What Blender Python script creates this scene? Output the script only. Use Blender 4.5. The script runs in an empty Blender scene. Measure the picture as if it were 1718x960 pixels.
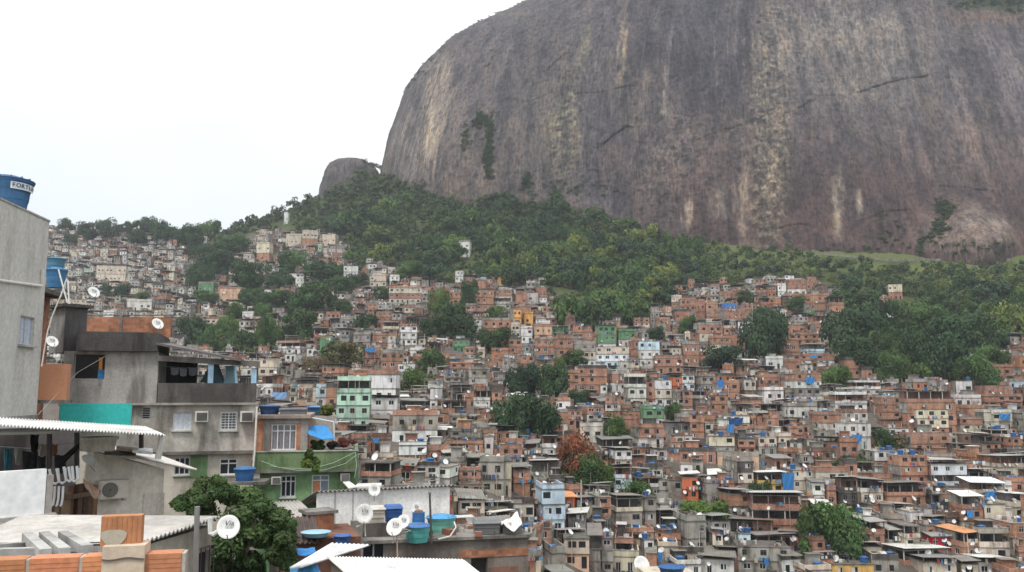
import bpy, math, random
import numpy as np
from mathutils import Vector, Matrix, noise as mnoise
from bisect import bisect_right
random.seed(11); RNG = np.random.default_rng(5)
R = math.radians
S = bpy.context.scene
COL = S.collection
F = 1430.0; TH = R(7); CT, ST = math.cos(TH), math.sin(TH)
HV = 480 + F*math.tan(TH)

def P(u, v, Y):
    a = (u-859)/F; b = (480-v)/F
    k = Y/(CT-b*ST)
    return Vector((a*k, Y, (ST+b*CT)*k))
def proj(p):
    zc = p[1]*CT+p[2]*ST; yc = -p[1]*ST+p[2]*CT
    return 859+F*p[0]/zc, 480-F*yc/zc
def interp(xs, ys, x):
    if x <= xs[0]: return ys[0]
    if x >= xs[-1]: return ys[-1]
    i = bisect_right(xs, x)-1
    t = (x-xs[i])/(xs[i+1]-xs[i])
    return ys[i]+(ys[i+1]-ys[i])*t
def pl(pts, x): return interp([p[0] for p in pts], [p[1] for p in pts], x)

# ------------------------------------------------------------------ materials
MATS = {}
def new_mat(name):
    m = bpy.data.materials.new(name); m.use_nodes = True
    nt = m.node_tree; b = nt.nodes['Principled BSDF']; MATS[name] = m
    return m, nt, b
def N(nt, t, **kw):
    n = nt.nodes.new(t)
    for k, v in kw.items():
        if k in n.inputs.keys() if hasattr(n.inputs, 'keys') else False: n.inputs[k].default_value = v
        else: setattr(n, k, v)
    return n
def mixc(nt, mode, fac, a, b):
    n = nt.nodes.new('ShaderNodeMix'); n.data_type = 'RGBA'; n.blend_type = mode
    for sock, val in ((n.inputs[0], fac), (n.inputs[6], a), (n.inputs[7], b)):
        if hasattr(val, 'is_output'): nt.links.new(val, sock)
        elif isinstance(val, tuple): sock.default_value = (*val, 1) if len(val) == 3 else val
        else: sock.default_value = val
    return n.outputs[2]
def ramp(nt, src, pts):
    n = nt.nodes.new('ShaderNodeValToRGB')
    while len(n.color_ramp.elements) < len(pts): n.color_ramp.elements.new(.5)
    for e, (p, c) in zip(n.color_ramp.elements, pts):
        e.position = p; e.color = (c, c, c, 1) if not isinstance(c, tuple) else (*c, 1)
    nt.links.new(src, n.inputs[0]); return n.outputs[0]
def noise(nt, vec, scale, detail=3, rough=.55):
    n = nt.nodes.new('ShaderNodeTexNoise')
    n.inputs['Scale'].default_value = scale; n.inputs['Detail'].default_value = detail; n.inputs['Roughness'].default_value = rough
    if vec is not None: nt.links.new(vec, n.inputs['Vector'])
    return n.outputs['Fac']
def mapping(nt, vec, sc):
    n = nt.nodes.new('ShaderNodeMapping'); n.inputs['Scale'].default_value = sc
    nt.links.new(vec, n.inputs['Vector']); return n.outputs[0]
def colattr(nt):
    n = nt.nodes.new('ShaderNodeAttribute'); n.attribute_name = 'Col'; return n.outputs['Color']
def position(nt): return nt.nodes.new('ShaderNodeNewGeometry').outputs['Position']

def wall_material(name, streak, blotch, brick=False, rough=.9, fine=14):
    m, nt, b = new_mat(name); c = colattr(nt); p = position(nt)
    if brick:
        oc = nt.nodes.new('ShaderNodeTexCoord').outputs['Object']
        sx = nt.nodes.new('ShaderNodeSeparateXYZ'); nt.links.new(oc, sx.inputs[0])
        ad = nt.nodes.new('ShaderNodeMath'); ad.operation = 'ADD'; nt.links.new(sx.outputs[0], ad.inputs[0]); nt.links.new(sx.outputs[1], ad.inputs[1])
        cb = nt.nodes.new('ShaderNodeCombineXYZ'); nt.links.new(ad.outputs[0], cb.inputs[0]); nt.links.new(sx.outputs[2], cb.inputs[1])
        bt = nt.nodes.new('ShaderNodeTexBrick'); nt.links.new(cb.outputs[0], bt.inputs['Vector'])
        bt.inputs['Scale'].default_value = 1; bt.inputs['Brick Width'].default_value = .3; bt.inputs['Row Height'].default_value = .2
        bt.inputs['Mortar Size'].default_value = .014; bt.inputs['Color1'].default_value = (.72, .72, .72, 1)
        bt.inputs['Color2'].default_value = (1.25, 1.2, 1.15, 1); bt.inputs['Mortar'].default_value = (.8, 1.0, 1.15, 1)
        c = mixc(nt, 'MULTIPLY', 1.0, c, bt.outputs['Color'])
    st = noise(nt, mapping(nt, p, (1, 1, .22)), .9, 5, .65)
    c = mixc(nt, 'MULTIPLY', streak, c, ramp(nt, st, [(.36, (.36, .33, .31)), (.50, 1.0), (.68, 1.2)]))
    bl = noise(nt, p, .35, 4, .6)
    c = mixc(nt, 'MULTIPLY', blotch, c, ramp(nt, bl, [(.36, (.30, .29, .28)), (.52, 1.0)]))
    fn = noise(nt, p, fine, 4, .7)
    c = mixc(nt, 'MULTIPLY', .55, c, ramp(nt, fn, [(.3, .62), (.7, 1.22)]))
    nt.links.new(c, b.inputs['Base Color']); b.inputs['Roughness'].default_value = rough
    b.inputs['Specular IOR Level'].default_value = .25
    bp = nt.nodes.new('ShaderNodeBump'); bp.inputs['Strength'].default_value = .25; bp.inputs['Distance'].default_value = .03
    nt.links.new(fn, bp.inputs['Height']); nt.links.new(bp.outputs[0], b.inputs['Normal'])
wall_material('plaster', .55, .35)
wall_material('concrete', .75, .62, fine=9)
wall_material('render', .32, .22, fine=7)
wall_material('brick', .5, .4, brick=True)
wall_material('sheet', .3, .3, rough=.65, fine=5)

def flat_material(name, rough, spec=.5, metal=0, var=.25, scale=6):
    m, nt, b = new_mat(name); c = colattr(nt)
    c = mixc(nt, 'MULTIPLY', var*2, c, ramp(nt, noise(nt, position(nt), scale, 4), [(.3, .7), (.7, 1.15)]))
    nt.links.new(c, b.inputs['Base Color']); b.inputs['Roughness'].default_value = rough
    b.inputs['Specular IOR Level'].default_value = spec; b.inputs['Metallic'].default_value = metal
flat_material('plastic', .5, .35, 0, .4, 2.5); flat_material('paint', .5, .35); flat_material('metal', .45, .5, .7)
flat_material('cloth', .95, .1, 0, .4, 9); flat_material('wood', .8, .2, 0, .6, 12); flat_material('glass', .18, .35, 0, .3, 2)
flat_material('clay', .8, .25, 0, .35, 22)
for nm_, cc_ in (('yellow_paint', (.75, .5, .06)), ('black_paint', (.03, .03, .035)), ('white_paint', (.75, .75, .75)), ('navy_paint', (.03, .05, .12))):
    m, nt, b = new_mat(nm_); b.inputs['Base Color'].default_value = (*cc_, 1); b.inputs['Roughness'].default_value = .6
flat_material('ground', .95, .1, 0, .6, .5)
m, nt, b = new_mat('leaf'); c = colattr(nt)
oi = nt.nodes.new('ShaderNodeObjectInfo').outputs['Random']
c = mixc(nt, 'MULTIPLY', 1.0, c, ramp(nt, oi, [(0, (.78, .82, .85)), (.5, (1.08, 1.1, 1.05)), (1, (1.18, 1.15, .92))]))
nt.links.new(c, b.inputs['Base Color']); b.inputs['Roughness'].default_value = .6; b.inputs['Specular IOR Level'].default_value = .2
tr = nt.nodes.new('ShaderNodeBsdfTranslucent'); nt.links.new(c, tr.inputs[0]); mx = nt.nodes.new('ShaderNodeMixShader')
mx.inputs[0].default_value = .22; nt.links.new(b.outputs[0], mx.inputs[1]); nt.links.new(tr.outputs[0], mx.inputs[2])
nt.links.new(mx.outputs[0], nt.nodes['Material Output'].inputs[0])
m, nt, b = new_mat('rock'); c = colattr(nt); p = position(nt)
s1 = noise(nt, mapping(nt, p, (1, 1, .022)), .6, 4, .6)
c = mixc(nt, 'MULTIPLY', .85, c, ramp(nt, s1, [(.36, (.5, .49, .54)), (.5, 1.0), (.64, (1.5, 1.42, 1.3))]))
s2 = noise(nt, mapping(nt, p, (1, 1, .55)), .5, 6, .75)
c = mixc(nt, 'MULTIPLY', .45, c, ramp(nt, s2, [(.33, .62), (.5, 1.0), (.66, (1.35, 1.3, 1.2))]))
s3 = noise(nt, mapping(nt, p, (1, 1, .12)), .09, 5, .6)
c = mixc(nt, 'MULTIPLY', .8, c, ramp(nt, s3, [(.38, (.5, .5, .56)), (.5, 1.0), (.62, (1.4, 1.3, 1.15))]))
nt.links.new(c, b.inputs['Base Color']); b.inputs['Roughness'].default_value = .85; b.inputs['Specular IOR Level'].default_value = .25
bp = nt.nodes.new('ShaderNodeBump'); bp.inputs['Strength'].default_value = .9; bp.inputs['Distance'].default_value = 1.8
nt.links.new(s2, bp.inputs['Height']); nt.links.new(bp.outputs[0], b.inputs['Normal'])

# ------------------------------------------------------------------ mesh builder
class MB:
    def __init__(s): s.v = []; s.f = []; s.c = []; s.m = []
    def poly(s, pts, col, mat):
        i = len(s.v); s.v += [tuple(p) for p in pts]; s.f.append(tuple(range(i, i+len(pts)))); s.c.append(col); s.m.append(mat)
    def box(s, x0, x1, y0, y1, z0, z1, col, mat, M=None):
        vs = [Vector((x, y, z)) for z in (z0, z1) for y in (y0, y1) for x in (x0, x1)]
        if M is not None: vs = [M @ p for p in vs]
        i = len(s.v); s.v += [tuple(p) for p in vs]
        for q in ((0, 1, 5, 4), (1, 3, 7, 5), (3, 2, 6, 7), (2, 0, 4, 6), (4, 5, 7, 6), (2, 3, 1, 0)):
            s.f.append(tuple(i+k for k in q)); s.c.append(col); s.m.append(mat)
    def hexa(s, b4, t4, col, mat):
        i = len(s.v); s.v += [tuple(p) for p in list(b4)+list(t4)]
        for q in ((3, 2, 1, 0), (4, 5, 6, 7), (0, 1, 5, 4), (1, 2, 6, 5), (2, 3, 7, 6), (3, 0, 4, 7)):
            s.f.append(tuple(i+k for k in q)); s.c.append(col); s.m.append(mat)
    def tube(s, pts, r, col, mat, n=6, r1=None):
        pts = [Vector(p) for p in pts]; rings = []
        for k, p in enumerate(pts):
            d = (pts[min(k+1, len(pts)-1)]-pts[max(k-1, 0)]).normalized()
            a = d.orthogonal().normalized(); bb = d.cross(a)
            rr = r if r1 is None else r+(r1-r)*k/(len(pts)-1)
            rings.append([p+(a*math.cos(2*math.pi*j/n)+bb*math.sin(2*math.pi*j/n))*rr for j in range(n)])
        # keep ring orientation consistent
        i = len(s.v)
        for k in range(1, len(rings)):
            best = min(range(n), key=lambda o: (rings[k][o]-pts[k]-(rings[k-1][0]-pts[k-1])).length)
            rings[k] = rings[k][best:]+rings[k][:best]
        for rg in rings: s.v += [tuple(p) for p in rg]
        for k in range(len(rings)-1):
            for j in range(n):
                s.f.append((i+k*n+j, i+k*n+(j+1) % n, i+(k+1)*n+(j+1) % n, i+(k+1)*n+j)); s.c.append(col); s.m.append(mat)
        s.f.append(tuple(i+j for j in reversed(range(n)))); s.c.append(col); s.m.append(mat)
        e = i+(len(rings)-1)*n
        s.f.append(tuple(e+j for j in range(n))); s.c.append(col); s.m.append(mat)
    def lathe(s, prof, n, col, mat, M=None, cols=None):
        i = len(s.v)
        for r, z in prof:
            for j in range(n):
                p = Vector((r*math.cos(2*math.pi*j/n), r*math.sin(2*math.pi*j/n), z)); s.v.append(tuple(M @ p if M is not None else p))
        for k in range(len(prof)-1):
            for j in range(n):
                s.f.append((i+k*n+j, i+k*n+(j+1) % n, i+(k+1)*n+(j+1) % n, i+(k+1)*n+j)); s.c.append(cols[k] if cols else col); s.m.append(mat)
        s.f.append(tuple(i+j for j in reversed(range(n)))); s.c.append(col); s.m.append(mat)
        e = i+(len(prof)-1)*n; s.f.append(tuple(e+j for j in range(n))); s.c.append(col); s.m.append(mat)
    def corr(s, p00, p10, p01, p11, waves, amp, col, mat, th=.012, nd=1):
        """corrugated sheet; waves run along p00->p10, ridges along p00->p01"""
        p00, p10, p01, p11 = map(Vector, (p00, p10, p01, p11))
        nrm = (p10-p00).cross(p01-p00).normalized()
        if nrm.z < 0: nrm = -nrm
        n = waves*6; i = len(s.v)
        for lay in (0, 1):
            for t in range(nd+1):
                tt = t/nd
                for k in range(n+1):
                    a = k/n
                    q = (p00*(1-a)+p10*a)*(1-tt)+(p01*(1-a)+p11*a)*tt
                    s.v.append(tuple(q+nrm*(amp*math.sin(k/6*2*math.pi)-lay*th)))
        w = n+1; L = w*(nd+1)
        for t in range(nd):
            for k in range(n):
                a = i+t*w+k
                s.f.append((a, a+1, a+w+1, a+w)); s.f.append((a+L+w, a+L+w+1, a+L+1, a+L)); s.c += [col]*2; s.m += [mat]*2
        for t in (0, nd):
            for k in range(n):
                a = i+t*w+k; s.f.append((a+L, a+L+1, a+1, a)); s.c.append(col); s.m.append(mat)
    def merge(s, o, M):
        i = len(s.v); s.v += [tuple(M @ Vector(p)) for p in o.v]
        s.f += [tuple(i+k for k in f) for f in o.f]; s.c += o.c; s.m += o.m
    def mesh(s, name, smooth=False):
        me = bpy.data.meshes.new(name); me.from_pydata(s.v, [], s.f)
        names = sorted(set(s.m))
        for k in names: me.materials.append(MATS[k])
        idx = {k: j for j, k in enumerate(names)}
        me.polygons.foreach_set('material_index', [idx[k] for k in s.m])
        at = me.attributes.new('Col', 'FLOAT_COLOR', 'FACE')
        at.data.foreach_set('color', np.array([(*c[:3], 1.0) for c in s.c], dtype=np.float32).ravel())
        if smooth: me.polygons.foreach_set('use_smooth', [True]*len(s.f))
        me.update(); return me
    def build(s, name, parent=None, smooth=False):
        return link(name, s.mesh(name, smooth), parent)
def link(name, data, parent=None):
    o = bpy.data.objects.new(name, data); COL.objects.link(o)
    if parent is not None: o.parent = parent
    return o
def tag(o, label=None, cat=None, group=None, kind=None):
    if label: o['label'] = label
    if cat: o['category'] = cat
    if group: o['group'] = group
    if kind: o['kind'] = kind
    return o
def thing(name, loc, rz, label, cat, group=None):
    o = link(name, None); o.location = loc; o.rotation_euler = (0, 0, rz); o.empty_display_size = .3
    return tag(o, label, cat, group)
def np_mesh(name, verts, faces, cols, mat, smooth=False, point=False):
    me = bpy.data.meshes.new(name)
    nv, nf = len(verts), len(faces); k = faces.shape[1]
    me.vertices.add(nv); me.vertices.foreach_set('co', np.asarray(verts, dtype=np.float32).ravel())
    me.loops.add(nf*k); me.loops.foreach_set('vertex_index', faces.astype(np.int32).ravel())
    me.polygons.add(nf); me.polygons.foreach_set('loop_start', np.arange(0, nf*k, k, dtype=np.int32))
    me.polygons.foreach_set('loop_total', np.full(nf, k, dtype=np.int32))
    me.materials.append(MATS[mat])
    at = me.attributes.new('Col', 'FLOAT_COLOR', 'POINT' if point else 'FACE')
    c = np.ones((nv if point else nf, 4), dtype=np.float32); c[:, :3] = cols; at.data.foreach_set('color', c.ravel())
    if smooth: me.polygons.foreach_set('use_smooth', np.ones(nf, dtype=bool))
    me.update(calc_edges=True); me.validate(); return me

# value noise for numpy
_LAT = RNG.random((64, 64, 64)).astype(np.float32)
def vnoise(x, y, z):
    xi, yi, zi = np.floor(x).astype(int), np.floor(y).astype(int), np.floor(z).astype(int)
    fx, fy, fz = x-xi, y-yi, z-zi
    fx, fy, fz = [t*t*(3-2*t) for t in (fx, fy, fz)]
    def L(a, b, c): return _LAT[(xi+a) & 63, (yi+b) & 63, (zi+c) & 63]
    return (((L(0, 0, 0)*(1-fx)+L(1, 0, 0)*fx)*(1-fy)+(L(0, 1, 0)*(1-fx)+L(1, 1, 0)*fx)*fy)*(1-fz)
            + ((L(0, 0, 1)*(1-fx)+L(1, 0, 1)*fx)*(1-fy)+(L(0, 1, 1)*(1-fx)+L(1, 1, 1)*fx)*fy)*fz)
def fbm(x, y, z, o=4, g=.5):
    t = 0; a = 1; s = 0
    for k in range(o):
        t = t+a*vnoise(x*2**k+17.3*k, y*2**k+5.1*k, z*2**k+9.7*k); s += a; a *= g
    return t/s-.5

# ------------------------------------------------------------------ terrain
DV = [250, 280, 330, 380, 430, 480, 520, 560, 600, 640, 720, 800, 900, 960, 1050, 1250, 1600, 2400]
DU = [-100, 100, 350, 620, 900, 1130, 1300]
DT = [[1000, 980, 900, 790, 660, 560, 480, 415, 350, 290, 190, 130, 90, 75, 60, 40, 25, 14],
      [1000, 980, 900, 790, 660, 560, 480, 415, 350, 290, 190, 130, 90, 75, 60, 40, 25, 14],
      [980, 950, 860, 740, 640, 530, 455, 390, 330, 280, 190, 130, 90, 75, 60, 40, 25, 14],
      [820, 760, 690, 620, 555, 480, 415, 355, 300, 255, 190, 135, 95, 80, 62, 40, 25, 14],
      [760, 720, 644, 580, 520, 455, 405, 350, 308, 272, 207, 165, 135, 122, 105, 70, 35, 14],
      [780, 740, 680, 615, 555, 475, 415, 355, 312, 278, 218, 185, 160, 148, 128, 80, 35, 14],
      [740, 720, 670, 610, 555, 480, 425, 365, 318, 282, 222, 190, 164, 152, 130, 80, 35, 14]]
DL = [[math.log(x) for x in r] for r in DT]
def D(u, v): return math.exp(interp(DU, [interp(DV, r, v) for r in DL], u))
def G(u, v): return P(u, v, D(u, v))
RIDGE = [(-400, 394), (80, 387), (200, 385), (300, 393), (340, 395), (400, 382), (480, 354), (540, 331), (600, 302), (640, 292), (655, 268), (740, 262),
         (900, 285), (1050, 300), (1100, 345), (1130, 362), (1300, 370), (1718, 388), (2400, 388)]
FOREST = [(-400, 380), (80, 384), (300, 392), (330, 405), (400, 420), (425, 392), (470, 392), (560, 398), (600, 432), (650, 452), (700, 470), (750, 482), (790, 474),
          (830, 468), (900, 484), (930, 505), (950, 548), (1060, 548), (1105, 530), (1120, 488), (1165, 482), (1230, 482), (1300, 472), (1370, 472), (1415, 500),
          (1405, 540), (1392, 590), (1425, 612), (1480, 642), (1600, 640), (1640, 602), (1700, 572), (2400, 560)]
FXS = [p[0] for p in FOREST]
def in_forest(u, v):
    # the curve turns back on itself near u=1400, so use the polyline as a polygon
    n = False; pts = FOREST+[(2400, -500), (-400, -500)]
    for i in range(len(pts)):
        (x0, y0), (x1, y1) = pts[i], pts[i-1]
        if (y0 > v) != (y1 > v) and u < (x1-x0)*(v-y0)/(y1-y0)+x0: n = not n
    return n
us = np.arange(-520, 2330, 19.0); T = np.linspace(0, 1, 90)
verts = []; tc = []
for u in us:
    vt = pl(RIDGE, u)
    p0 = P(u, vt, D(u, vt)); verts.append((p0.x*1.15, p0.y+190, p0.z-90)); tc.append((.05, .06, .03))
    for t in T:
        v = vt+(2400-vt)*t**2.6
        p = P(u, v, D(u, v))
        verts.append((p.x, p.y, p.z+(fbm(p.x/25, p.y/25, 3.1, 3)*2.0 if p.y > 120 else 0)))
        if v < 478 and u > 1180 and v > 405 and fbm(u/60, v/15, .5, 2) > (-.12 if v < 435 else 0): tc.append((.095, .115, .042))
        elif in_forest(u, v+4): tc.append((.055, .07, .025))
        else: tc.append((.12, .105, .09))
nr = len(T)+1; i, j = np.meshgrid(np.arange(len(us)-1), np.arange(nr-1), indexing='ij')
a = (i*nr+j).ravel(); faces = np.stack([a, a+nr, a+nr+1, a+1], 1)
faces = faces[:, ::-1]
o = link('hillside', np_mesh('hillside', np.array(verts), faces, np.array(tc), 'ground', True, True)); tag(o, kind='structure')
g = MB(); g.poly([(-6000, -3000, -60), (6000, -3000, -60), (6000, 9000, -60), (-6000, 9000, -60)], (.1, .1, .07), 'ground'); tag(g.build('ground'), kind='structure')

# ------------------------------------------------------------------ the granite mountain
YC = 800.; XC = 303.
SIL = [(20, -140), (120, -133), (204, -123), (232, -117), (282, -101), (302, -88), (319, -73), (330, -55), (341, -33), (355, -3), (366, 22), (380, 52), (394, 79), (414, 135), (428, 219), (432, 302)]
FRONT = [(20, 540), (90, 562), (200, 602), (311, 644), (366, 672), (400, 708), (420, 745), (432, 799)]
ph = np.radians(np.concatenate([np.linspace(-125, -78, 60), np.linspace(-77.5, 42, 860), np.linspace(43, 100, 60)]))
zz = np.concatenate([np.linspace(40, 100, 40), np.linspace(100.7, 372, 430), np.linspace(373, 432, 40)])
n_ = 2.3
aa = np.array([XC-pl(SIL, z) for z in zz])[:, None]; bb = np.array([YC-pl(FRONT, z) for z in zz])[:, None]
sn, cs = np.sin(ph)[None], np.cos(ph)[None]
rx = XC+aa*np.sign(sn)*np.abs(sn)**(2/n_); ry = YC-bb*np.sign(cs)*np.abs(cs)**(2/n_); rz = np.repeat(zz[:, None], len(ph), 1)
nx = sn*bb; ny = -cs*aa; nl = np.sqrt(nx**2+ny**2)+1e-6; nx, ny = nx/nl, ny/nl
def uvof(x, y, z):
    zc = y*CT+z*ST; return 859+F*x/zc, 480-F*(-y*ST+z*CT)/zc
pu, pv = uvof(rx, ry, rz)
wob = fbm(rx/40, ry/40, rz/60, 4)*16+fbm(rx/7, ry/7, rz/7, 3)*13
disp = fbm(rx/90, ry/90, rz/140, 3)*16 + fbm(rx/11, ry/14, rz/160, 4)*3.2 + fbm(rx/6, ry/6, rz/9, 4, .6)*2.6 + fbm(rx/2.2, ry/2.2, rz/2.6, 2)*1.0
edge = np.clip((pu-648)/40, .6, 1); disp = disp+2.6*fbm(rx/3.2, ry/3.2, rz/4.2, 3, .7)*(np.exp(-((pu-1290+wob)/38)**2)+np.exp(-((pu-945+wob)/30)**2)*(pv > 120)+np.exp(-((pu-1140)/80)**2)*(pv > 190)+.6*np.exp(-((pu-1420)/110)**2)*(pv < 160)); disp = disp*edge
def seg_d(pts):
    best = np.full(pu.shape, 1e9); sg = np.zeros(pu.shape)
    for (x0, y0), (x1, y1) in zip(pts[:-1], pts[1:]):
        dx, dy = x1-x0, y1-y0; t = np.clip(((pu-x0)*dx+(pv+wob*.5-y0)*dy)/(dx*dx+dy*dy), 0, 1)
        ex, ey = pu+wob*.25-(x0+t*dx), pv+wob*.5-(y0+t*dy); d = np.hypot(ex, ey)
        k = d < best; best = np.where(k, d, best); sg = np.where(k, ey, sg)
    return best, sg
CRACKS = [([(918, 118), (940, 98), (952, 92)], 2.2), ([(892, 170), (925, 152), (945, 142), (965, 157), (1005, 157), (1060, 143), (1072, 146)], 1.3), ([(952, 75), (965, 80), (990, 92)], 1.4),
          ([(1005, 245), (1030, 225), (1050, 210)], 4.5), ([(1160, 235), (1200, 222), (1240, 210)], 2), ([(1275, 200), (1310, 172)], 3),
          ([(1315, 192), (1345, 180), (1375, 163), (1400, 160), (1412, 168), (1440, 155), (1490, 138), (1560, 126)], 2.2),
          ([(1445, 372), (1475, 358), (1510, 353)], 2.4), ([(1575, 315), (1610, 315), (1655, 322)], 2), ([(1295, 385), (1345, 378)], 1.8),
          ([(825, 190), (815, 235), (822, 300)], 3), ([(835, 70), (820, 110)], 2.5), ([(890, 215), (880, 250), (870, 290)], 1.2), ([(1005, 250), (1002, 285), (1004, 310)], 2.2), ([(960, 250), (935, 275), (925, 300)], 1.2)]
crk = np.zeros(pu.shape)
for pts, dep in CRACKS:
    d, sg = seg_d(pts)
    mod = np.clip(.75+1.8*fbm(rx/9, ry/9, rz/9, 3)+.9*fbm(rx/30, ry/30, rz/30, 2), 0, 1.2)
    disp -= dep*.24*mod*np.exp(-(d/(.9+.25*dep))**2)
    disp += dep*.22*mod*np.exp(-((d-3)/8)**2)*(sg < 0); disp -= dep*.15*mod*np.exp(-(d/16)**2)*(sg > 0)
    crk = np.maximum(crk, mod*np.exp(-(d/(.55+.2*dep))**2)*min(1, dep/2.5))
def blob(cu, cv, ru, rv, s=1.):
    q = ((pu-cu+wob*s)/ru)**2+((pv-cv+wob*s*.6)/rv)**2; return np.exp(-q*q*.8)
disp += (22+10*fbm(rx/12, ry/12, rz/12, 4))*np.exp(-(((pu-1612)/68)**2+((pv-425)/66)**2)**1.6) + 9*np.exp(-(((pu-775)/45)**2+((pv-290)/75)**2)**1.5)
rx2 = rx+nx*disp; ry2 = ry+ny*disp
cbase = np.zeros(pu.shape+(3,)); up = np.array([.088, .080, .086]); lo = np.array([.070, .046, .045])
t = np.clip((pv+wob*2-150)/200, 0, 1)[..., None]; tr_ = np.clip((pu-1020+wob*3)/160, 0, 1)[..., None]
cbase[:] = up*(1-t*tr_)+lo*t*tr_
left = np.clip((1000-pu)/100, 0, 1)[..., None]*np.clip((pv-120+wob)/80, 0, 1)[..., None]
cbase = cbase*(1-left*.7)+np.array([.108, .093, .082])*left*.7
stv = fbm(rx/4.5, ry/9, rz/170, 4, .6); stw = fbm(rx/1.8, ry/3, rz/60, 3, .6); pit = fbm(rx/2.2, ry/2.2, rz/3.2, 4, .7)
arc = ph[None]*430+fbm(rx/16, ry/16, rz/26, 3)*5
def stripes(wd, lz, k): return vnoise(arc/wd+k, np.full_like(rz, 3.3*k), rz/lz+k*1.7)-.5
s_a = stripes(26, 520, 1.); s_b = stripes(9, 380, 2.); s_c = stripes(3.6, 240, 3.); s_d = stripes(1.7, 120, 4.)
long_ = .85*s_a+.95*s_b+.65*s_c+.35*s_d
gate = np.clip(.6+2.2*fbm(rx/60, ry/60, rz/70, 3), .15, 1.3)
cbase *= (1+1.35*long_*gate+.7*stv+.45*stw+.55*pit)[..., None].clip(.3, 1.9)
stv = .5*stv+.55*long_
def paint(mask, col, k=1.):
    global cbase
    m_ = np.clip(mask*k, 0, 1)[..., None]; col = np.array(col)*.82; cbase = cbase*(1-m_)+np.array(col)*m_
sg_ = np.clip(.5+2.6*stv+1.2*stw, 0, 1); sp_ = np.clip(.45+3.5*pit, 0, 1)
paint(blob(800, 150, 230, 150), (.128, .122, .124), .55); paint(blob(1440, 110, 160, 110), (.135, .128, .122), .45)
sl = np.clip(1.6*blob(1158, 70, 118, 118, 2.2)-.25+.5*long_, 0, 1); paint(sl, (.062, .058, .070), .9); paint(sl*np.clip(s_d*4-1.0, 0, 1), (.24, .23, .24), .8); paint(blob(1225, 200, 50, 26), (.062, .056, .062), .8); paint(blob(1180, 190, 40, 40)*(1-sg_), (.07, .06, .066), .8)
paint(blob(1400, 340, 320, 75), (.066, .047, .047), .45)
paint(blob(1060, 20, 200, 60)*sg_, (.115, .115, .13), .7)
paint(blob(820, 30, 130, 40), (.10, .10, .11), .6); paint(blob(720, 130, 26, 50), (.12, .12, .125), .6)
paint(blob(728, 210, 18, 95)*sg_, (.42, .36, .28), 1.2); paint(blob(745, 155, 14, 60)*sg_, (.33, .29, .24), 1.)
paint(blob(683, 240, 24, 60)*sg_, (.26, .24, .22), .8)
paint(blob(945, 215, 26, 95)*sp_, (.20, .19, .12), .9); paint(blob(948, 215, 22, 90)*np.clip(pit*5-.3, 0, 1), (.36, .34, .26), .9)
paint(blob(980, 90, 20, 45)*sp_, (.22, .21, .16), .8)
paint(blob(1048, 110, 9, 90)*sg_, (.36, .30, .21), 1.1); paint(blob(1065, 150, 26, 40)*sg_, (.30, .25, .19), .8)
paint(blob(1290, 260, 34, 150)*sp_, (.27, .24, .17), .95); paint(blob(1290, 250, 30, 140)*np.clip(pit*5-.4, 0, 1), (.44, .40, .31), 1.)
paint(blob(1300, 70, 34, 80)*sp_, (.28, .25, .20), .8); paint(blob(1255, 85, 14, 30)*sg_, (.5, .42, .32), 1.)
paint(blob(1440, 90, 110, 80)*sg_, (.25, .235, .215), .8); paint(blob(1400, 30, 60, 40)*sp_, (.30, .28, .25), .7)
paint(blob(1405, 340, 9, 60)*sg_, (.34, .30, .23), .9); paint(blob(1440, 345, 6, 22)*sg_, (.36, .32, .26), 1.); paint(blob(1248, 345, 8, 75)*sg_, (.30, .26, .21), .9)
paint(blob(1150, 355, 10, 26)*sg_, (.42, .37, .30), 1.); paint(blob(1215, 335, 26, 30)*sg_, (.30, .26, .21), .8); paint(blob(1180, 250, 100, 60)*sp_, (.185, .15, .135), .5)
paint(blob(1108, 160, 10, 60)*sg_, (.36, .33, .27), 1.)
paint(blob(1110, 240, 50, 90)*sp_, (.22, .19, .165), .5)
paint(blob(1025, 270, 26, 45), (.085, .068, .07), .75); paint(blob(1012, 265, 5, 40)*sg_, (.25, .2, .18), .9)
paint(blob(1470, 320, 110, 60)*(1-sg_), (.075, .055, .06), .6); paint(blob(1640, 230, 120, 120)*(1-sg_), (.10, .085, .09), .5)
paint(blob(1615, 395, 76, 46)*np.clip(sp_+.25, 0, 1), (.25, .205, .17), .95); paint(blob(1635, 380, 40, 8)*sg_, (.33, .29, .24), 1); paint(blob(1665, 30, 80, 14)*sp_, (.20, .13, .085), .9); paint(blob(1625, 250, 90, 60)*sg_, (.22, .18, .16), .5)
paint(blob(1680, 5, 90, 18), (.045, .06, .03), .9); paint(blob(775, 285, 45, 60)*sp_, (.17, .135, .10), .7)
paint(crk, (.055, .05, .05), .34)
nph = len(ph); i, j = np.meshgrid(np.arange(len(zz)-1), np.arange(nph-1), indexing='ij'); a = (i*nph+j).ravel()
RV = np.stack([rx2, ry2, rz], -1)
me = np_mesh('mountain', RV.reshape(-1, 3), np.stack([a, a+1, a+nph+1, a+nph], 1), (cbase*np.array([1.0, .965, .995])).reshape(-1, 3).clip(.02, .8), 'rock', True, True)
tag(link('mountain', me), kind='structure')
PU, PV = uvof(rx2, ry2, rz)
def rock_at(u, v):
    k = int(np.argmin((PU-u)**2+(PV-v)**2+np.where(ry2 > YC-20, 1e6, 0)));  i, j = divmod(k, nph)
    return Vector(RV[i, j]), Vector((nx[i, j], ny[i, j], .25))
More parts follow.
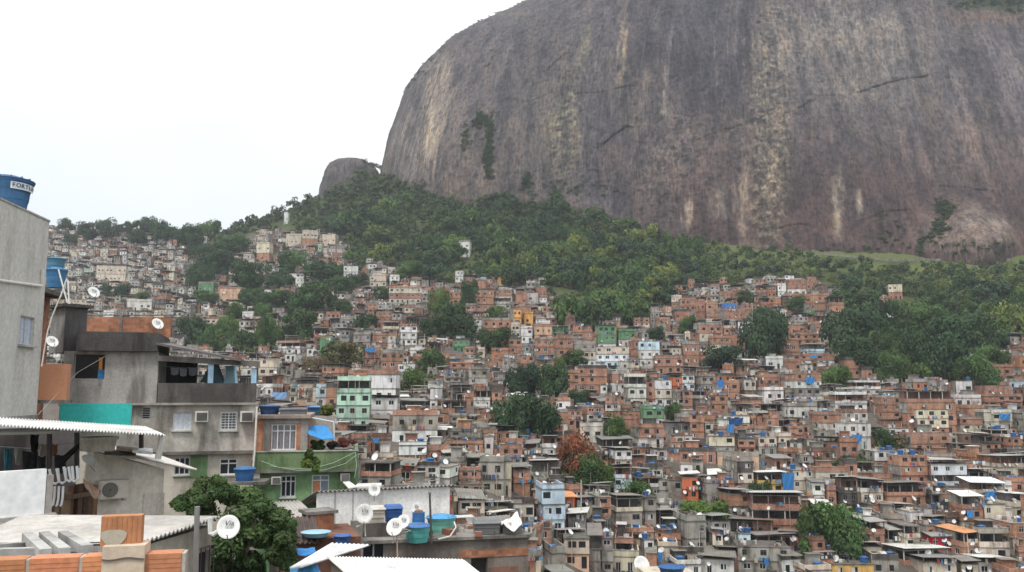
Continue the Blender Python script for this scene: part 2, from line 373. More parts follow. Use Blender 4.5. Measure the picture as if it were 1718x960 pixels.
# small peak on the ridge
c0 = P(592, 330, 830); w_ = 55*830/F; h_ = 66*830/F
th = np.linspace(0, 2*np.pi, 90, endpoint=False)[None]; ze = np.linspace(-.5, 1, 60)[:, None]
PRO = [(-.5, 1.15), (0, 1.0), (.35, .93), (.65, .82), (.85, .66), (.95, .45), (1, .02)]
rr = np.array([pl(PRO, z) for z in ze[:, 0]])[:, None]
x = c0.x+w_*rr*np.cos(th)+np.clip(ze, 0, 1)*w_*-.08; y = c0.y+w_*.9*rr*np.sin(th); z = c0.z+h_*ze+0*th
d = fbm(x/9, y/9, z/22, 4)*5+fbm(x/3, y/3, z/4, 3)*1.5; x = x+np.cos(th)*d*rr; y = y+np.sin(th)*d*rr; z = z+d*.3*(ze > .6)
col = np.array([.095, .085, .088])*(1+1.6*fbm(x/3, y/3, z/25, 3))[..., None]
gm = np.clip(fbm(x/8, y/8, z/8, 3)*6+(z-c0.z)/h_*1.6-1.35, 0, 1)[..., None]; col = col*(1-gm)+np.array([.05, .06, .03])*gm
i, j = np.meshgrid(np.arange(59), np.arange(90), indexing='ij'); a = (i*90+j).ravel(); b2 = (i*90+(j+1) % 90).ravel()
me = np_mesh('rock_peak', np.stack([x, y, z], -1).reshape(-1, 3), np.stack([a, b2, b2+90, a+90], 1), col.reshape(-1, 3).clip(.03, .5), 'rock', True, True)
tag(link('rock_peak', me), kind='structure')
HOUSES = """
603 663 778 822 ug f
617 653 736 768 B p
653 732 697 747 gw p
664 714 748 780 wb p
664 694 784 818 b C
694 735 783 818 ww p
736 766 785 820 wG f
806 853 777 832 gg p
766 805 790 818 bb p
762 803 813 828 b f
762 810 840 885 cc C
757 812 724 745 gb p
748 815 744 757 b p
828 862 752 768 b p
813 828 733 764 G f
902 946 824 897 lll p
893 915 812 850 g p
995 1023 836 885 bbb f
1024 1076 838 880 tg C
1077 1100 836 880 gg f
1102 1138 846 864 w f
1098 1138 863 892 t S
955 990 870 897 g S
948 990 906 955 cp f
913 947 930 962 g p
991 1013 903 962 kgg S
1013 1030 906 962 ggg f
990 1033 880 904 k p
1034 1096 893 911 b p
1072 1096 907 933 w f
1034 1071 912 934 t p
1026 1078 936 965 c p
1090 1108 930 966 b f
944 963 836 862 o R
1147 1178 803 841 oo S
1098 1121 806 840 gg f
1179 1207 812 848 gg p
1207 1232 812 846 bb p
1228 1263 776 829 kcb p
1214 1258 831 869 bg S
1272 1318 796 829 ty S
1330 1363 790 823 cc f
1268 1353 835 905 tub S
1143 1184 877 933 gg p
1184 1223 876 914 gg S
1199 1222 896 935 cb S
1228 1300 876 903 t S
1241 1268 897 922 l f
1266 1332 900 926 t S
1243 1332 921 964 gg f
1180 1243 940 968 w C
1300 1343 940 968 w C
1106 1143 918 940 c p
1100 1142 893 919 bb p
1132 1176 948 968 w p
1352 1383 908 944 bb p
1150 1195 864 878 o S
1414 1447 808 866 tkk S
1447 1485 808 846 tc S
1487 1553 815 849 tb C
1556 1594 830 852 t f
1548 1593 853 869 w f
1490 1530 849 864 u S
1524 1550 860 885 w f
1481 1521 871 893 b p
1450 1484 878 916 tb S
1514 1543 884 923 tc f
1488 1513 891 917 t S
1566 1600 902 925 r S
1538 1565 912 929 c f
1504 1593 924 948 u S
1550 1605 944 970 c S
1398 1466 948 970 y f
1466 1513 941 970 g p
1392 1408 824 857 b p
1366 1392 812 851 ww S
1558 1623 780 815 Lt S
1568 1625 820 833 b p
1618 1652 836 896 ubc S
1632 1688 812 846 tc S
1652 1687 848 893 cg f
1692 1726 833 852 t S
1696 1728 852 874 c p
1604 1641 896 940 tb R
1646 1696 897 943 tc p
1694 1724 880 926 bc f
1645 1691 944 970 w S
1666 1724 768 801 tc S
1628 1664 793 813 u S
923 952 693 728 bG p
952 976 688 719 bb p
976 1012 684 718 bGg p
975 1017 716 740 G p
1017 1044 666 702 bGb f
1080 1114 687 718 nw p
1066 1113 718 751 bG p
1058 1094 751 769 b f
911 938 735 768 tw C
838 876 752 783 bg p
836 854 776 834 cc f
854 888 790 832 bb S
888 936 777 802 t S
923 946 806 829 k p
1031 1065 786 839 tll C
1066 1112 803 833 tg f
1060 1084 768 787 b S
1026 1059 756 787 wc S
1098 1119 756 789 Gt S
1005 1060 738 757 t C
1160 1187 695 739 bbb p
1115 1158 710 729 g C
1217 1266 698 722 wc f
1196 1290 720 734 g p
1192 1236 733 765 cg f
1239 1283 728 747 k f
1241 1273 739 763 bb p
1274 1304 734 765 cg f
1304 1328 733 753 c p
1326 1355 719 741 bb p
1328 1354 742 754 G p
1356 1370 738 757 w f
1322 1372 682 703 G p
1276 1320 679 696 t S
1116 1205 758 777 b p
1207 1278 766 790 p p
1144 1168 780 801 w f
1308 1345 758 773 b p
1298 1328 771 789 b S
1192 1216 798 815 w S
1418 1462 711 755 ww f
1403 1456 663 692 tw p
1416 1456 692 707 G p
1374 1413 696 723 bG p
1374 1398 723 741 g f
1540 1592 688 733 ccb f
1527 1606 658 731 ubbb f
1521 1597 731 759 bb p
1490 1528 706 720 b C
1492 1528 719 734 w f
1482 1517 668 703 bbb p
1604 1651 668 685 G p
1607 1636 639 662 w f
1652 1697 652 666 b p
1652 1718 665 685 bb p
1622 1680 684 698 b p
1613 1650 703 723 bc p
1656 1705 693 723 cG p
1666 1704 722 746 ub f
1648 1680 733 756 tb S
1698 1728 735 762 bc f
1468 1503 758 790 wb f
1510 1557 766 814 bbb f
1557 1606 766 781 b p
1503 1530 758 773 w f
1412 1446 742 767 b p
1366 1412 757 774 B p
1002 1033 546 591 nnw C
1033 1066 556 583 nG p
1001 1058 582 619 cLl f
966 1000 577 617 gcw p
1074 1107 573 617 lww f
1060 1074 572 612 bbb p
1108 1125 573 592 g f
1101 1147 601 629 bb p
1053 1078 607 628 cc p
1037 1053 607 624 w f
971 1022 618 659 bbb p
946 971 626 657 bb p
1022 1051 628 657 bG p
1000 1018 646 662 w f
1052 1084 633 686 tww p
1085 1098 641 684 bbb f
1099 1128 638 684 wcw f
1128 1145 633 662 oo C
1145 1170 630 656 LL f
1170 1200 632 658 gg p
1147 1167 656 695 bbb f
1132 1147 658 692 gwb p
1167 1191 657 693 tgg f
1191 1226 664 692 bb p
1201 1244 643 673 bb p
1200 1236 630 642 s p
1214 1237 612 632 s f
1244 1268 637 673 GB f
1275 1309 634 666 bw p
1331 1379 627 677 bwgw f
1281 1315 655 675 w p
1170 1213 545 573 bc p
1222 1262 561 587 b f
1194 1226 567 588 bc p
1148 1176 578 614 bb p
1240 1264 586 600 w f
1287 1318 602 620 w p
1318 1345 607 624 b p
1348 1364 612 628 G f
1312 1373 562 579 bb p
1300 1346 579 602 bb p
1352 1384 578 602 tl S
1332 1398 596 613 bw p
1417 1444 604 634 bb p
1448 1467 620 638 b p
1431 1478 642 664 tw p
1613 1657 591 610 wb p
1668 1684 561 584 bb f
1665 1714 616 632 b p
1558 1592 637 656 g f
1513 1529 643 658 b f
1306 1322 468 499 tww f
1322 1354 471 498 bw p
1354 1367 473 488 b p
1360 1393 495 521 bb p
1340 1360 497 522 bg p
1393 1418 498 526 tb C
1366 1393 530 557 tb f
1312 1350 545 561 b f
1226 1251 484 504 bb f
1213 1236 509 522 e f
1215 1251 521 537 b p
1277 1295 512 529 b f
1493 1518 476 503 cb C
1479 1498 500 518 b p
1463 1477 509 521 w f
1479 1499 519 533 w f
1251 1266 467 476 w S
652 707 483 510 cbc p
764 778 454 473 ww f
836 861 462 481 aa p
790 818 475 490 b p
799 828 487 522 bbb p
836 862 486 507 bc p
826 858 500 520 tG f
866 884 492 514 b p
884 905 491 510 G f
862 878 519 547 aa f
878 894 526 547 a p
810 858 537 564 bb p
858 874 545 568 cw p
874 893 551 577 ww p
893 926 547 577 pp p
926 951 548 562 n S
754 776 489 512 bb p
667 698 547 580 www p
767 782 551 572 w p
789 809 536 558 ww p
760 791 571 592 nn p
780 802 585 604 bG p
825 856 588 607 s p
852 875 570 594 bb p
898 931 570 594 bb p
931 961 568 600 bb p
466 508 575 595 tw p
478 500 594 607 w f
535 557 570 610 nn p
515 535 585 598 w f
608 635 588 614 bb p
635 676 592 620 bb p
668 702 610 626 w f
583 664 629 700 www p
560 618 640 722 tmmm p
619 664 668 708 ww C
432 464 633 668 tw R
497 520 655 669 s f
496 514 669 684 p f
480 496 649 678 gc p
526 546 650 684 lG p
546 563 650 684 bb p
508 540 620 637 tB f
541 581 616 637 bb C
755 801 610 627 bg p
795 824 656 672 u f
795 824 672 686 G p
824 841 658 686 bb p
742 772 626 642 gg f
785 818 620 648 gG p
828 858 628 648 gw p
722 738 652 690 ww f
665 712 674 694 tB C
755 785 698 722 gc p
843 856 600 640 gG p
160 208 445 474 cc p
184 208 444 457 w f
210 252 505 522 w p
383 404 454 480 cg p
367 404 484 504 p p
332 358 475 491 n p
476 483 355 377 w f
478 505 394 413 c p
505 532 388 412 cb p
540 565 392 412 c C
430 453 408 440 cb p
764 790 405 433 ww p
948 969 460 483 p S
901 916 465 477 w f
1127 1146 498 516 cb p
1142 1170 503 522 bb p
1132 1160 522 538 b p
1064 1094 535 548 bc p
1170 1183 505 540 bb p
575 600 446 466 ww f
620 650 462 482 cc p
1104 1122 543 562 g f
1150 1162 560 575 c p
""".strip().split('\n')

# ------------------------------------------------------------------ vegetation
def leaf_cloud(rng, blobs, nleaf, leaf, tint, up=.35, aspect=1.6):
    """blobs: rows (x, y, z, rx, ry, rz); leaf-sized faces spread over and inside each blob"""
    V = []; C = []
    for (bx, by, bz, ax, ay, az) in blobs:
        k = nleaf
        d = rng.normal(size=(k, 3)); d[:, 2] = d[:, 2]*.85+up*.6; d /= np.linalg.norm(d, axis=1)[:, None]
        rad = 1-np.abs(rng.normal(size=k))*.22; rad = np.where(rng.random(k) < .08, rad*1.18, rad)
        c = np.array([bx, by, bz])+d*rad[:, None]*np.array([ax, ay, az])
        nrm = d+rng.normal(size=(k, 3))*.55; nrm[:, 2] += up; nrm /= np.linalg.norm(nrm, axis=1)[:, None]
        t = np.cross(nrm, rng.normal(size=(k, 3))); t /= np.linalg.norm(t, axis=1)[:, None]+1e-9
        b = np.cross(nrm, t); s = leaf*(.6+.8*rng.random(k))[:, None]
        V.append(np.stack([c-t*s*aspect*.5, c-b*s*.5+t*s*.1, c+t*s*aspect*.5, c+b*s*.5+t*s*.1], 1).reshape(-1, 3))
        bt = np.array(tint)*(.58+.9*rng.random())*np.array([1+.25*(rng.random()-.5), 1, 1])
        C.append(bt[None]*(.82+.36*rng.random(k))[:, None])
    V = np.concatenate(V); C = np.concatenate(C)
    return V, np.arange(len(V)).reshape(-1, 4), C
def crown_blobs(rng, r, h, n, flat=.8):
    out = []
    for i in range(n):
        a = rng.random()*6.283; q = rng.random()**.4*.86; zz_ = (rng.random()-.42)*1.35
        k = math.sqrt(max(.1, 1-(zz_*.75)**2)); s = (.20+.30*rng.random()**1.5)*r
        out.append((math.cos(a)*q*r*k, math.sin(a)*q*r*k, h+zz_*r*flat*.72, s, s, s*.78))
    ox, oy = rng.normal()*.12*r, rng.normal()*.12*r; out.append((ox, oy, h-.05*r, r*.4, r*.38, r*.3))
    return out
def trunk_mb(h, r, rng, col=(.09, .07, .05), lean=.0):
    mb = MB(); mb.tube([(0, 0, -2.5), (lean*.3, 0, h*.35), (lean, .1, h*.75), (lean*1.1, .1, h*1.05)], r, col, 'wood', 7, r*.45)
    for k in range(4):
        a = k*1.57+rng.random(); l = h*.38
        p = Vector((lean*.8, .05, h*(.55+.08*k)))
        mb.tube([p, p+Vector((math.cos(a)*l*.5, math.sin(a)*l*.5, l*.45)), p+Vector((math.cos(a)*l, math.sin(a)*l, l*.7))], r*.45, col, 'wood', 5, r*.15)
    return mb
PROTO = []
KINDS_T = [((.038, .074, .028), 'dark dense'), ((.064, .114, .034), 'mid green bushy'), ((.105, .140, .038), 'olive green spreading'), ((.032, .062, .029), 'very dark rounded'),
           ((.085, .140, .034), 'fresh green loose')]
def make_proto(kind, seed, r=1.0, nb=14, nl=120, leaf=.095, flat=.8):
    rng = np.random.default_rng(seed)
    V, Fc, C = leaf_cloud(rng, crown_blobs(rng, r, 1.55, nb, flat), nl, leaf, KINDS_T[kind][0])
    zc0, zc1 = np.percentile(V[:, 2], (2, 98)); rc = np.percentile(np.abs(V[:, 0]), 97)
    return np_mesh('crown', V, Fc, C, 'leaf'), trunk_mb(1.5, .085, rng).mesh('trunk'), (zc0+zc1)/2, (zc1-zc0)/2, rc
for k in range(5):
    for q in range(3): PROTO.append((k, make_proto(k, 100+k*10+q, nb=17+q*3, nl=115, flat=(.8, .62, .95)[q])))
BIGP = [(k, make_proto(k, 300+k*7+q, nb=25, nl=250, leaf=.062, flat=(.85, .7, 1.0)[q])) for k in (0, 1, 2, 3, 4) for q in range(3)]
def tree(u, v, rpx, ry, proto, label, group=None, dd=0, name='tree'):
    """crown centred on a spot of the slope, radius in metres from its angular size"""
    vb = v+ry*1.0; dist = D(u, vb)+dd; k, (cm, tm, zc_, hc_, rc_) = proto
    g_ = P(u, vb, dist); r = rpx*dist/F; hz = ry*dist/F
    base = g_-Vector((0, 0, .4*hz)); tot = P(u, v, dist).z-base.z
    o = thing(name, base, random.random()*6.28, label, 'tree', group)
    sz = hz/hc_; sxy = r/rc_
    c = link('crown', cm, o); c.scale = (sxy*random.uniform(.88, 1.15), sxy, sz); c.location = (0, 0, tot-zc_*sz)
    t = link('trunk', tm, o); t.scale = (sxy, sxy, max(.4, tot/1.5))
    return o
# trees standing alone or in knots among the houses: u, v, half width, half height, kind, label
TREES = """
888 703 42 36 3 big round dark tree right of the numbered wall, largest crown amid the middle houses
876 641 23 25 3 left tree of the dark twin pair above the big round tree
921 643 28 28 0 right tree of the dark twin pair above the big round tree
972 668 17 12 0 small low dark tree just right of the dark twin pair
967 765 34 33 R rust red tree with dry leaves between brick houses
988 790 26 24 1 green bushy tree growing right in front of the rust red tree
1014 800 19 17 4 fresh green tree at the right foot of the rust red tree
1036 722 19 19 1 loose green tree beside the pale two-window house
1067 825 24 17 1 green tree in front of the pale blue house with the round window
1131 690 12 13 1 small green tree beside the house with the green roof edge
1211 600 31 18 3 broad low dark tree above the salmon house with a roof turret
1281 567 32 36 3 tall very dark tree among the upper brick houses
1276 834 18 22 0 dark upright tree beside the ochre house with a blue tarp
1186 856 33 14 4 low fresh green tree over the grey parapet, below the red-orange house
1395 889 46 38 1 wide spreading green tree at the lower right, beside the large brick house
1405 635 22 18 1 round green tree right of the house with blue awnings
1485 738 16 16 0 small dark round tree between the brick houses with cream panels
1500 618 24 26 1 domed green tree at the front of the forest edge
1640 628 29 25 1 spreading dull green tree in front of the right-hand brick hut
1583 600 38 42 3 very dark tall tree at the forest edge beside the spreading dull green tree
1545 598 26 38 0 dark tree between the domed green tree and the tall dark one
1428 556 40 36 3 giant dark tree at the forest edge, upper left of its mass
1480 540 40 32 0 giant dark tree at the forest edge, upper right of its mass
1440 598 38 30 0 giant dark tree at the forest edge, lower left of its mass
1493 584 32 30 1 broad green tree at the forest edge, lower right of the giant mass
1156 545 15 13 1 small green tree under the brown tower house
1336 510 15 12 0 dark shrubby tree in front of the upper brick terrace houses
830 570 26 18 0 broad dark tree beside the green long-windowed house
724 604 19 17 1 round green tree among houses, below the stacked white house
697 636 18 16 4 light yellow-green tree right of the white block behind the mint house
577 596 34 20 O olive brown tree beside the tall green house
532 613 22 14 D brown leafless-looking tree left of the tall green house
613 541 20 13 0 dark tree right of the amber-roofed shack in the left slope
762 540 32 30 0 dark tall tree left of the stacked white houses
724 552 20 18 0 dark tree left of the stacked houses, lower in its knot
735 508 17 22 2 olive tree above the dark knot of trees
787 497 15 25 0 narrow dark tree beside the brick tower house
833 526 15 12 1 small green tree below the brick tower house
964 602 20 13 1 low green tree above the dark twin pair
942 610 12 9 2 small olive tree at the end of the grey roof
372 445 30 22 0 dark broad tree at the far left slope
336 464 20 20 0 dark tree at the left edge of the far left wood
420 464 29 22 0 dark broad tree below the sandy cluster
492 440 24 18 1 green tree under the ochre cluster near the ridge
460 505 26 15 0 dark low tree in the middle of the left slope
396 522 14 12 1 small green tree on the left slope
521 500 36 25 0 broad dark tree in the middle of the left slope, widest there
546 456 30 16 0 dark tree below the ridge-side cluster
326 552 26 17 0 dark tree just above the terrace roof of the grey house
381 545 18 11 4 light green tree just above the terrace roof
500 546 30 26 0 dark tree above the white modern house
450 558 16 26 1 narrow green tree left of the white modern house
575 480 20 14 1 green tree beside the flat roof on stilts
690 455 24 14 1 green tree by the isolated white hut
1310 545 12 9 1 small green tree above the salmon brick house
1250 500 14 12 0 dark tree left of the upper brick terrace houses
1275 530 16 14 0 dark tree beside the lamp post on the slope
1660 600 24 18 1 green tree beside the right-hand brick tower
1620 560 40 32 0 dark broad tree behind the right-hand brick hut
1560 545 40 30 1 green broad tree above the giant dark tree's right shoulder
1100 560 14 10 0 dark tree in the gap beside the brown tower house
112 378 14 10 0 dark tree on the far-left skyline, first from the left
150 388 17 13 0 low dark tree on the far-left skyline, second from the left
183 385 20 15 3 wide dark tree on the far-left skyline, third from the left
214 383 12 9 0 narrow tree on the far-left skyline right of the wide one
243 381 18 14 3 tallest dark tree on the far-left skyline
275 391 22 17 0 broad dark tree below the tallest skyline tree
350 386 19 14 1 rounded tree on the skyline left of the forest edge
322 398 22 17 0 dark tree under the skyline beside the forest edge
120 401 11 8 0 small dark tree on the far-left slope beside the plastered house
232 400 17 13 0 low flat tree below the far-left skyline
296 392 12 9 3 small dark tree right of the tallest skyline tree
355 425 24 16 0 dark tree at the left foot of the ridge forest
395 410 24 16 1 green tree at the left tip of the ridge forest
205 487 13 10 0 small dark tree on the far-left slope below the cream block
176 487 9 9 0 tiny dark tree left of its pair below the cream block
238 500 10 9 1 small tree behind the white house of the far-left slope
345 500 18 10 1 green tree beside the light green house on the left slope
440 520 16 10 1 low tree in the left slope beside a ravine
470 470 18 12 0 dark tree between the left slope wood and the ochre cluster
600 470 16 10 0 dark tree beside the flat-roofed house of the upper left slope
640 492 14 10 1 small tree left of the cream and brick block
575 515 14 10 0 small dark tree in the upper left slope, right of the broad one
""".strip().split('\n')
PROT = []   # protected picture rectangles: u0,u1,v0,v1
TREEPOS = []
SPECIAL = {'R': (.17, .062, .032), 'O': (.085, .08, .035), 'D': (.10, .072, .05)}
for ln in TREES:
    q = ln.split(' ', 5); u, v, rx_, ry_ = map(float, q[:4]); k = q[4]
    if k in SPECIAL:
        KINDS_T.append((SPECIAL[k], k)); pr = (len(KINDS_T)-1, make_proto(len(KINDS_T)-1, 900+int(u), nb=22, nl=150 if k != 'D' else 60, leaf=.07))
    else: pr = random.choice([b for b in BIGP if b[0] == int(k)])
    tree(u, v, rx_, ry_, pr, q[5], dd=-2)
    PROT.append((u-rx_*.8, u+rx_*.8, v-ry_*.8, v+ry_*.7, D(u, v+ry_)-2)); TREEPOS.append((u, v+ry_*.6, rx_))
# the forest under the cliff
BASEL = [(640, 300), (740, 300), (830, 318), (900, 338), (1000, 342), (1050, 348), (1095, 372), (1130, 408), (1210, 412), (1335, 414), (1380, 436), (1490, 446), (1700, 446), (2400, 446)]
cand = []
for _ in range(60000):
    if len(cand) > 1500: break
    u = random.uniform(-20, 1760); v = random.uniform(282, 640)
    if v < (pl(RIDGE, u)+4 if u < 642 else pl(BASEL, u)): continue
    if not in_forest(u, v): continue
    if 1180 < u and v < 480 and v > 412 and random.random() < .68: continue
    dist = D(u, v); r = random.choice((3.6, 4.6, 5.5, 6.5, 7.5))*(.72 if u > 1180 and v < 500 else 1); rp = r*F/dist
    if 412 < u < 575 and 386 < v < 440 and v > 392: continue
    if any(abs(u-a) < .62*(rp+b) and abs(v-c) < .34*(rp+b) for a, c, b in ((t[0], t[1], t[3]) for t in cand[-400:])): continue
    if any(p[0]-rp*.7 < u < p[1]+rp*.7 and p[2]-rp*.2 < v < p[3]+rp*.8 for p in PROT): continue
    cand.append((u, v, r, rp))
WALLL = [(1195, 411), (1335, 409), (1385, 428), (1490, 438), (1705, 437)]
cand = [t for t in cand if not (1195 < t[0] < 1690 and t[1]-1.25*t[3] < pl(WALLL, t[0]) and random.random() < (.95 if t[0] < 1500 else .6))]
PATCH = []   # woods that run down between the houses of the left slope
random.seed(31)
hh_ = [tuple(map(float, ln.split()[:4])) for ln in HOUSES]
for _ in range(5000):
    if len(PATCH) > 58: break
    u, v = random.uniform(318, 640), random.uniform(398, 585)
    if v > 470+(640-u)*.55 or in_forest(u, v) or fbm(u/70, v/42, 4.4, 3) < (.015 if u > 350 else -.02): continue
    dist = D(u, v); r = random.uniform(2.2, 4.3); rp = r*F/dist; hp = rp*random.uniform(.6, .95)
    if any(a-rp*.6 < u < b+rp*.6 and c-2 < v < d+hp*1.2 for a, b, c, d in hh_): continue
    if any(abs(u-a)+abs(v-b)*1.5 < 9 for a, b in PATCH): continue
    PATCH.append((u, v)); kd = random.choice((0, 0, 0, 1, 1, 3, 4)); pr = random.choice([b for b in PROTO if b[0] == kd])
    tree(u, v-hp*.5, rp, hp, pr, KINDS_T[kd][1]+' tree in the woods of the left slope', 'trees of the left slope woods')
    TREEPOS.append((u, v+hp*.1, rp)); PROT.append((u-rp*.7, u+rp*.7, v-hp*1.2, v, dist))
HOLES = []  # filled by the house table: huts standing inside the forest must stay visible
# ------------------------------------------------------------------ hillside houses
PAL = dict(b=(.41, .215, .145), B=(.20, .12, .09), g=(.325, .30, .265), G=(.53, .50, .455), k=(.10, .093, .088), w=(.70, .69, .66), c=(.60, .53, .42), y=(.62, .40, .14),
           a=(.72, .38, .12), o=(.55, .15, .07), s=(.45, .20, .105), p=(.64, .42, .29), l=(.52, .64, .71), L=(.66, .73, .78), m=(.42, .60, .48), n=(.13, .27, .14), r=(.55, .03, .045), e=(.08, .24, .62))
CN = dict(b='bare brick', B='dark brown brick', g='grey concrete', G='pale grey', k='black-stained', w='white', c='cream', y='ochre yellow', a='amber orange', o='red-orange', s='salmon brick', p='peach',
          l='light blue', L='pale bluish white', m='mint green', n='green', r='red', e='strong blue', t='open-terraced', u='open-terraced brick')
def wall_face(mb, o, ux, W, H, holes, inn, dep, col, mat, back=None):
    """a wall panel with real openings and reveals"""
    o, ux, inn = Vector(o), Vector(ux), Vector(inn); uz = Vector((0, 0, 1))
    xs = sorted({0, W, *[h for q in holes for h in q[:2]]}); zs = sorted({0, H, *[h for q in holes for h in q[2:4]]})
    pt = lambda x, z, d=0: o+ux*x+uz*z+inn*d
    for i in range(len(xs)-1):
        for j in range(len(zs)-1):
            cx, cz = (xs[i]+xs[i+1])/2, (zs[j]+zs[j+1])/2
            if any(q[0] < cx < q[1] and q[2] < cz < q[3] for q in holes): continue
            mb.poly([pt(xs[i], zs[j]), pt(xs[i+1], zs[j]), pt(xs[i+1], zs[j+1]), pt(xs[i], zs[j+1])], col, mat)
    for x0, x1, z0, z1 in holes:
        for a, b in (((x0, z0), (x1, z0)), ((x1, z0), (x1, z1)), ((x1, z1), (x0, z1)), ((x0, z1), (x0, z0))):
            mb.poly([pt(*a), pt(*b), pt(*b, dep), pt(*a, dep)], col, mat)
        if back: mb.poly([pt(x0, z0, dep), pt(x1, z0, dep), pt(x1, z1, dep), pt(x0, z1, dep)], back, 'glass')
def jit(c, a=.12):
    k = 1+random.uniform(-a, a); return tuple(max(.01, x*k*(1+random.uniform(-.04, .04))) for x in c)
def unit_window(fr, style):
    """unit pane 1 x 1 in the x-z plane, facing -y, with frame and bars"""
    mb = MB(); w = .07
    mb.box(-.5, .5, .0, .02, 0, 1, (.022, .025, .03), 'glass')
    for x0, x1, z0, z1 in ((-.5, -.5+w, 0, 1), (.5-w, .5, 0, 1), (-.5+w, .5-w, 0, w), (-.5+w, .5-w, 1-w, 1)): mb.box(x0, x1, -.05, .0, z0, z1, fr, 'paint')
    if style >= 1: mb.box(-.03, .03, -.045, .0, w, 1-w, fr, 'paint')
    if style == 2: mb.box(-.5+w, -.035, -.04, .0, .66, .71, fr, 'paint'); mb.box(.035, .5-w, -.04, .0, .66, .71, fr, 'paint')
    if style == 3: mb.box(-.5+w, -.035, -.03, .0, w, 1-w, (.5, .5, .48), 'cloth')
    return mb
WINM = [unit_window(f, s) for f, s in (((.6, .6, .58), 1), ((.18, .11, .07), 1), ((.45, .46, .47), 2), ((.05, .05, .05), 0), ((.62, .62, .6), 3), ((.12, .1, .09), 2))]
WIN = [m_.mesh('window') for m_ in WINM]
DARK = (.03, .028, .027)
CONC = (.28, .255, .225)

def house_spec(u0, u1, vt, vb, fl, roof, manual=True, dist=None):
    uc = (u0+u1)/2; d = dist or D(uc, vb); s = d/F
    return dict(uc=uc, u0=u0, u1=u1, vt=vt, vb=vb, D=d, W=(u1-u0)*s, H=(vb-vt)*s, fl=fl, roof=roof, yaw=R(random.uniform(-20, 20) if not manual else random.uniform(-13, 13)), manual=manual, tanks=0, dishes=0)

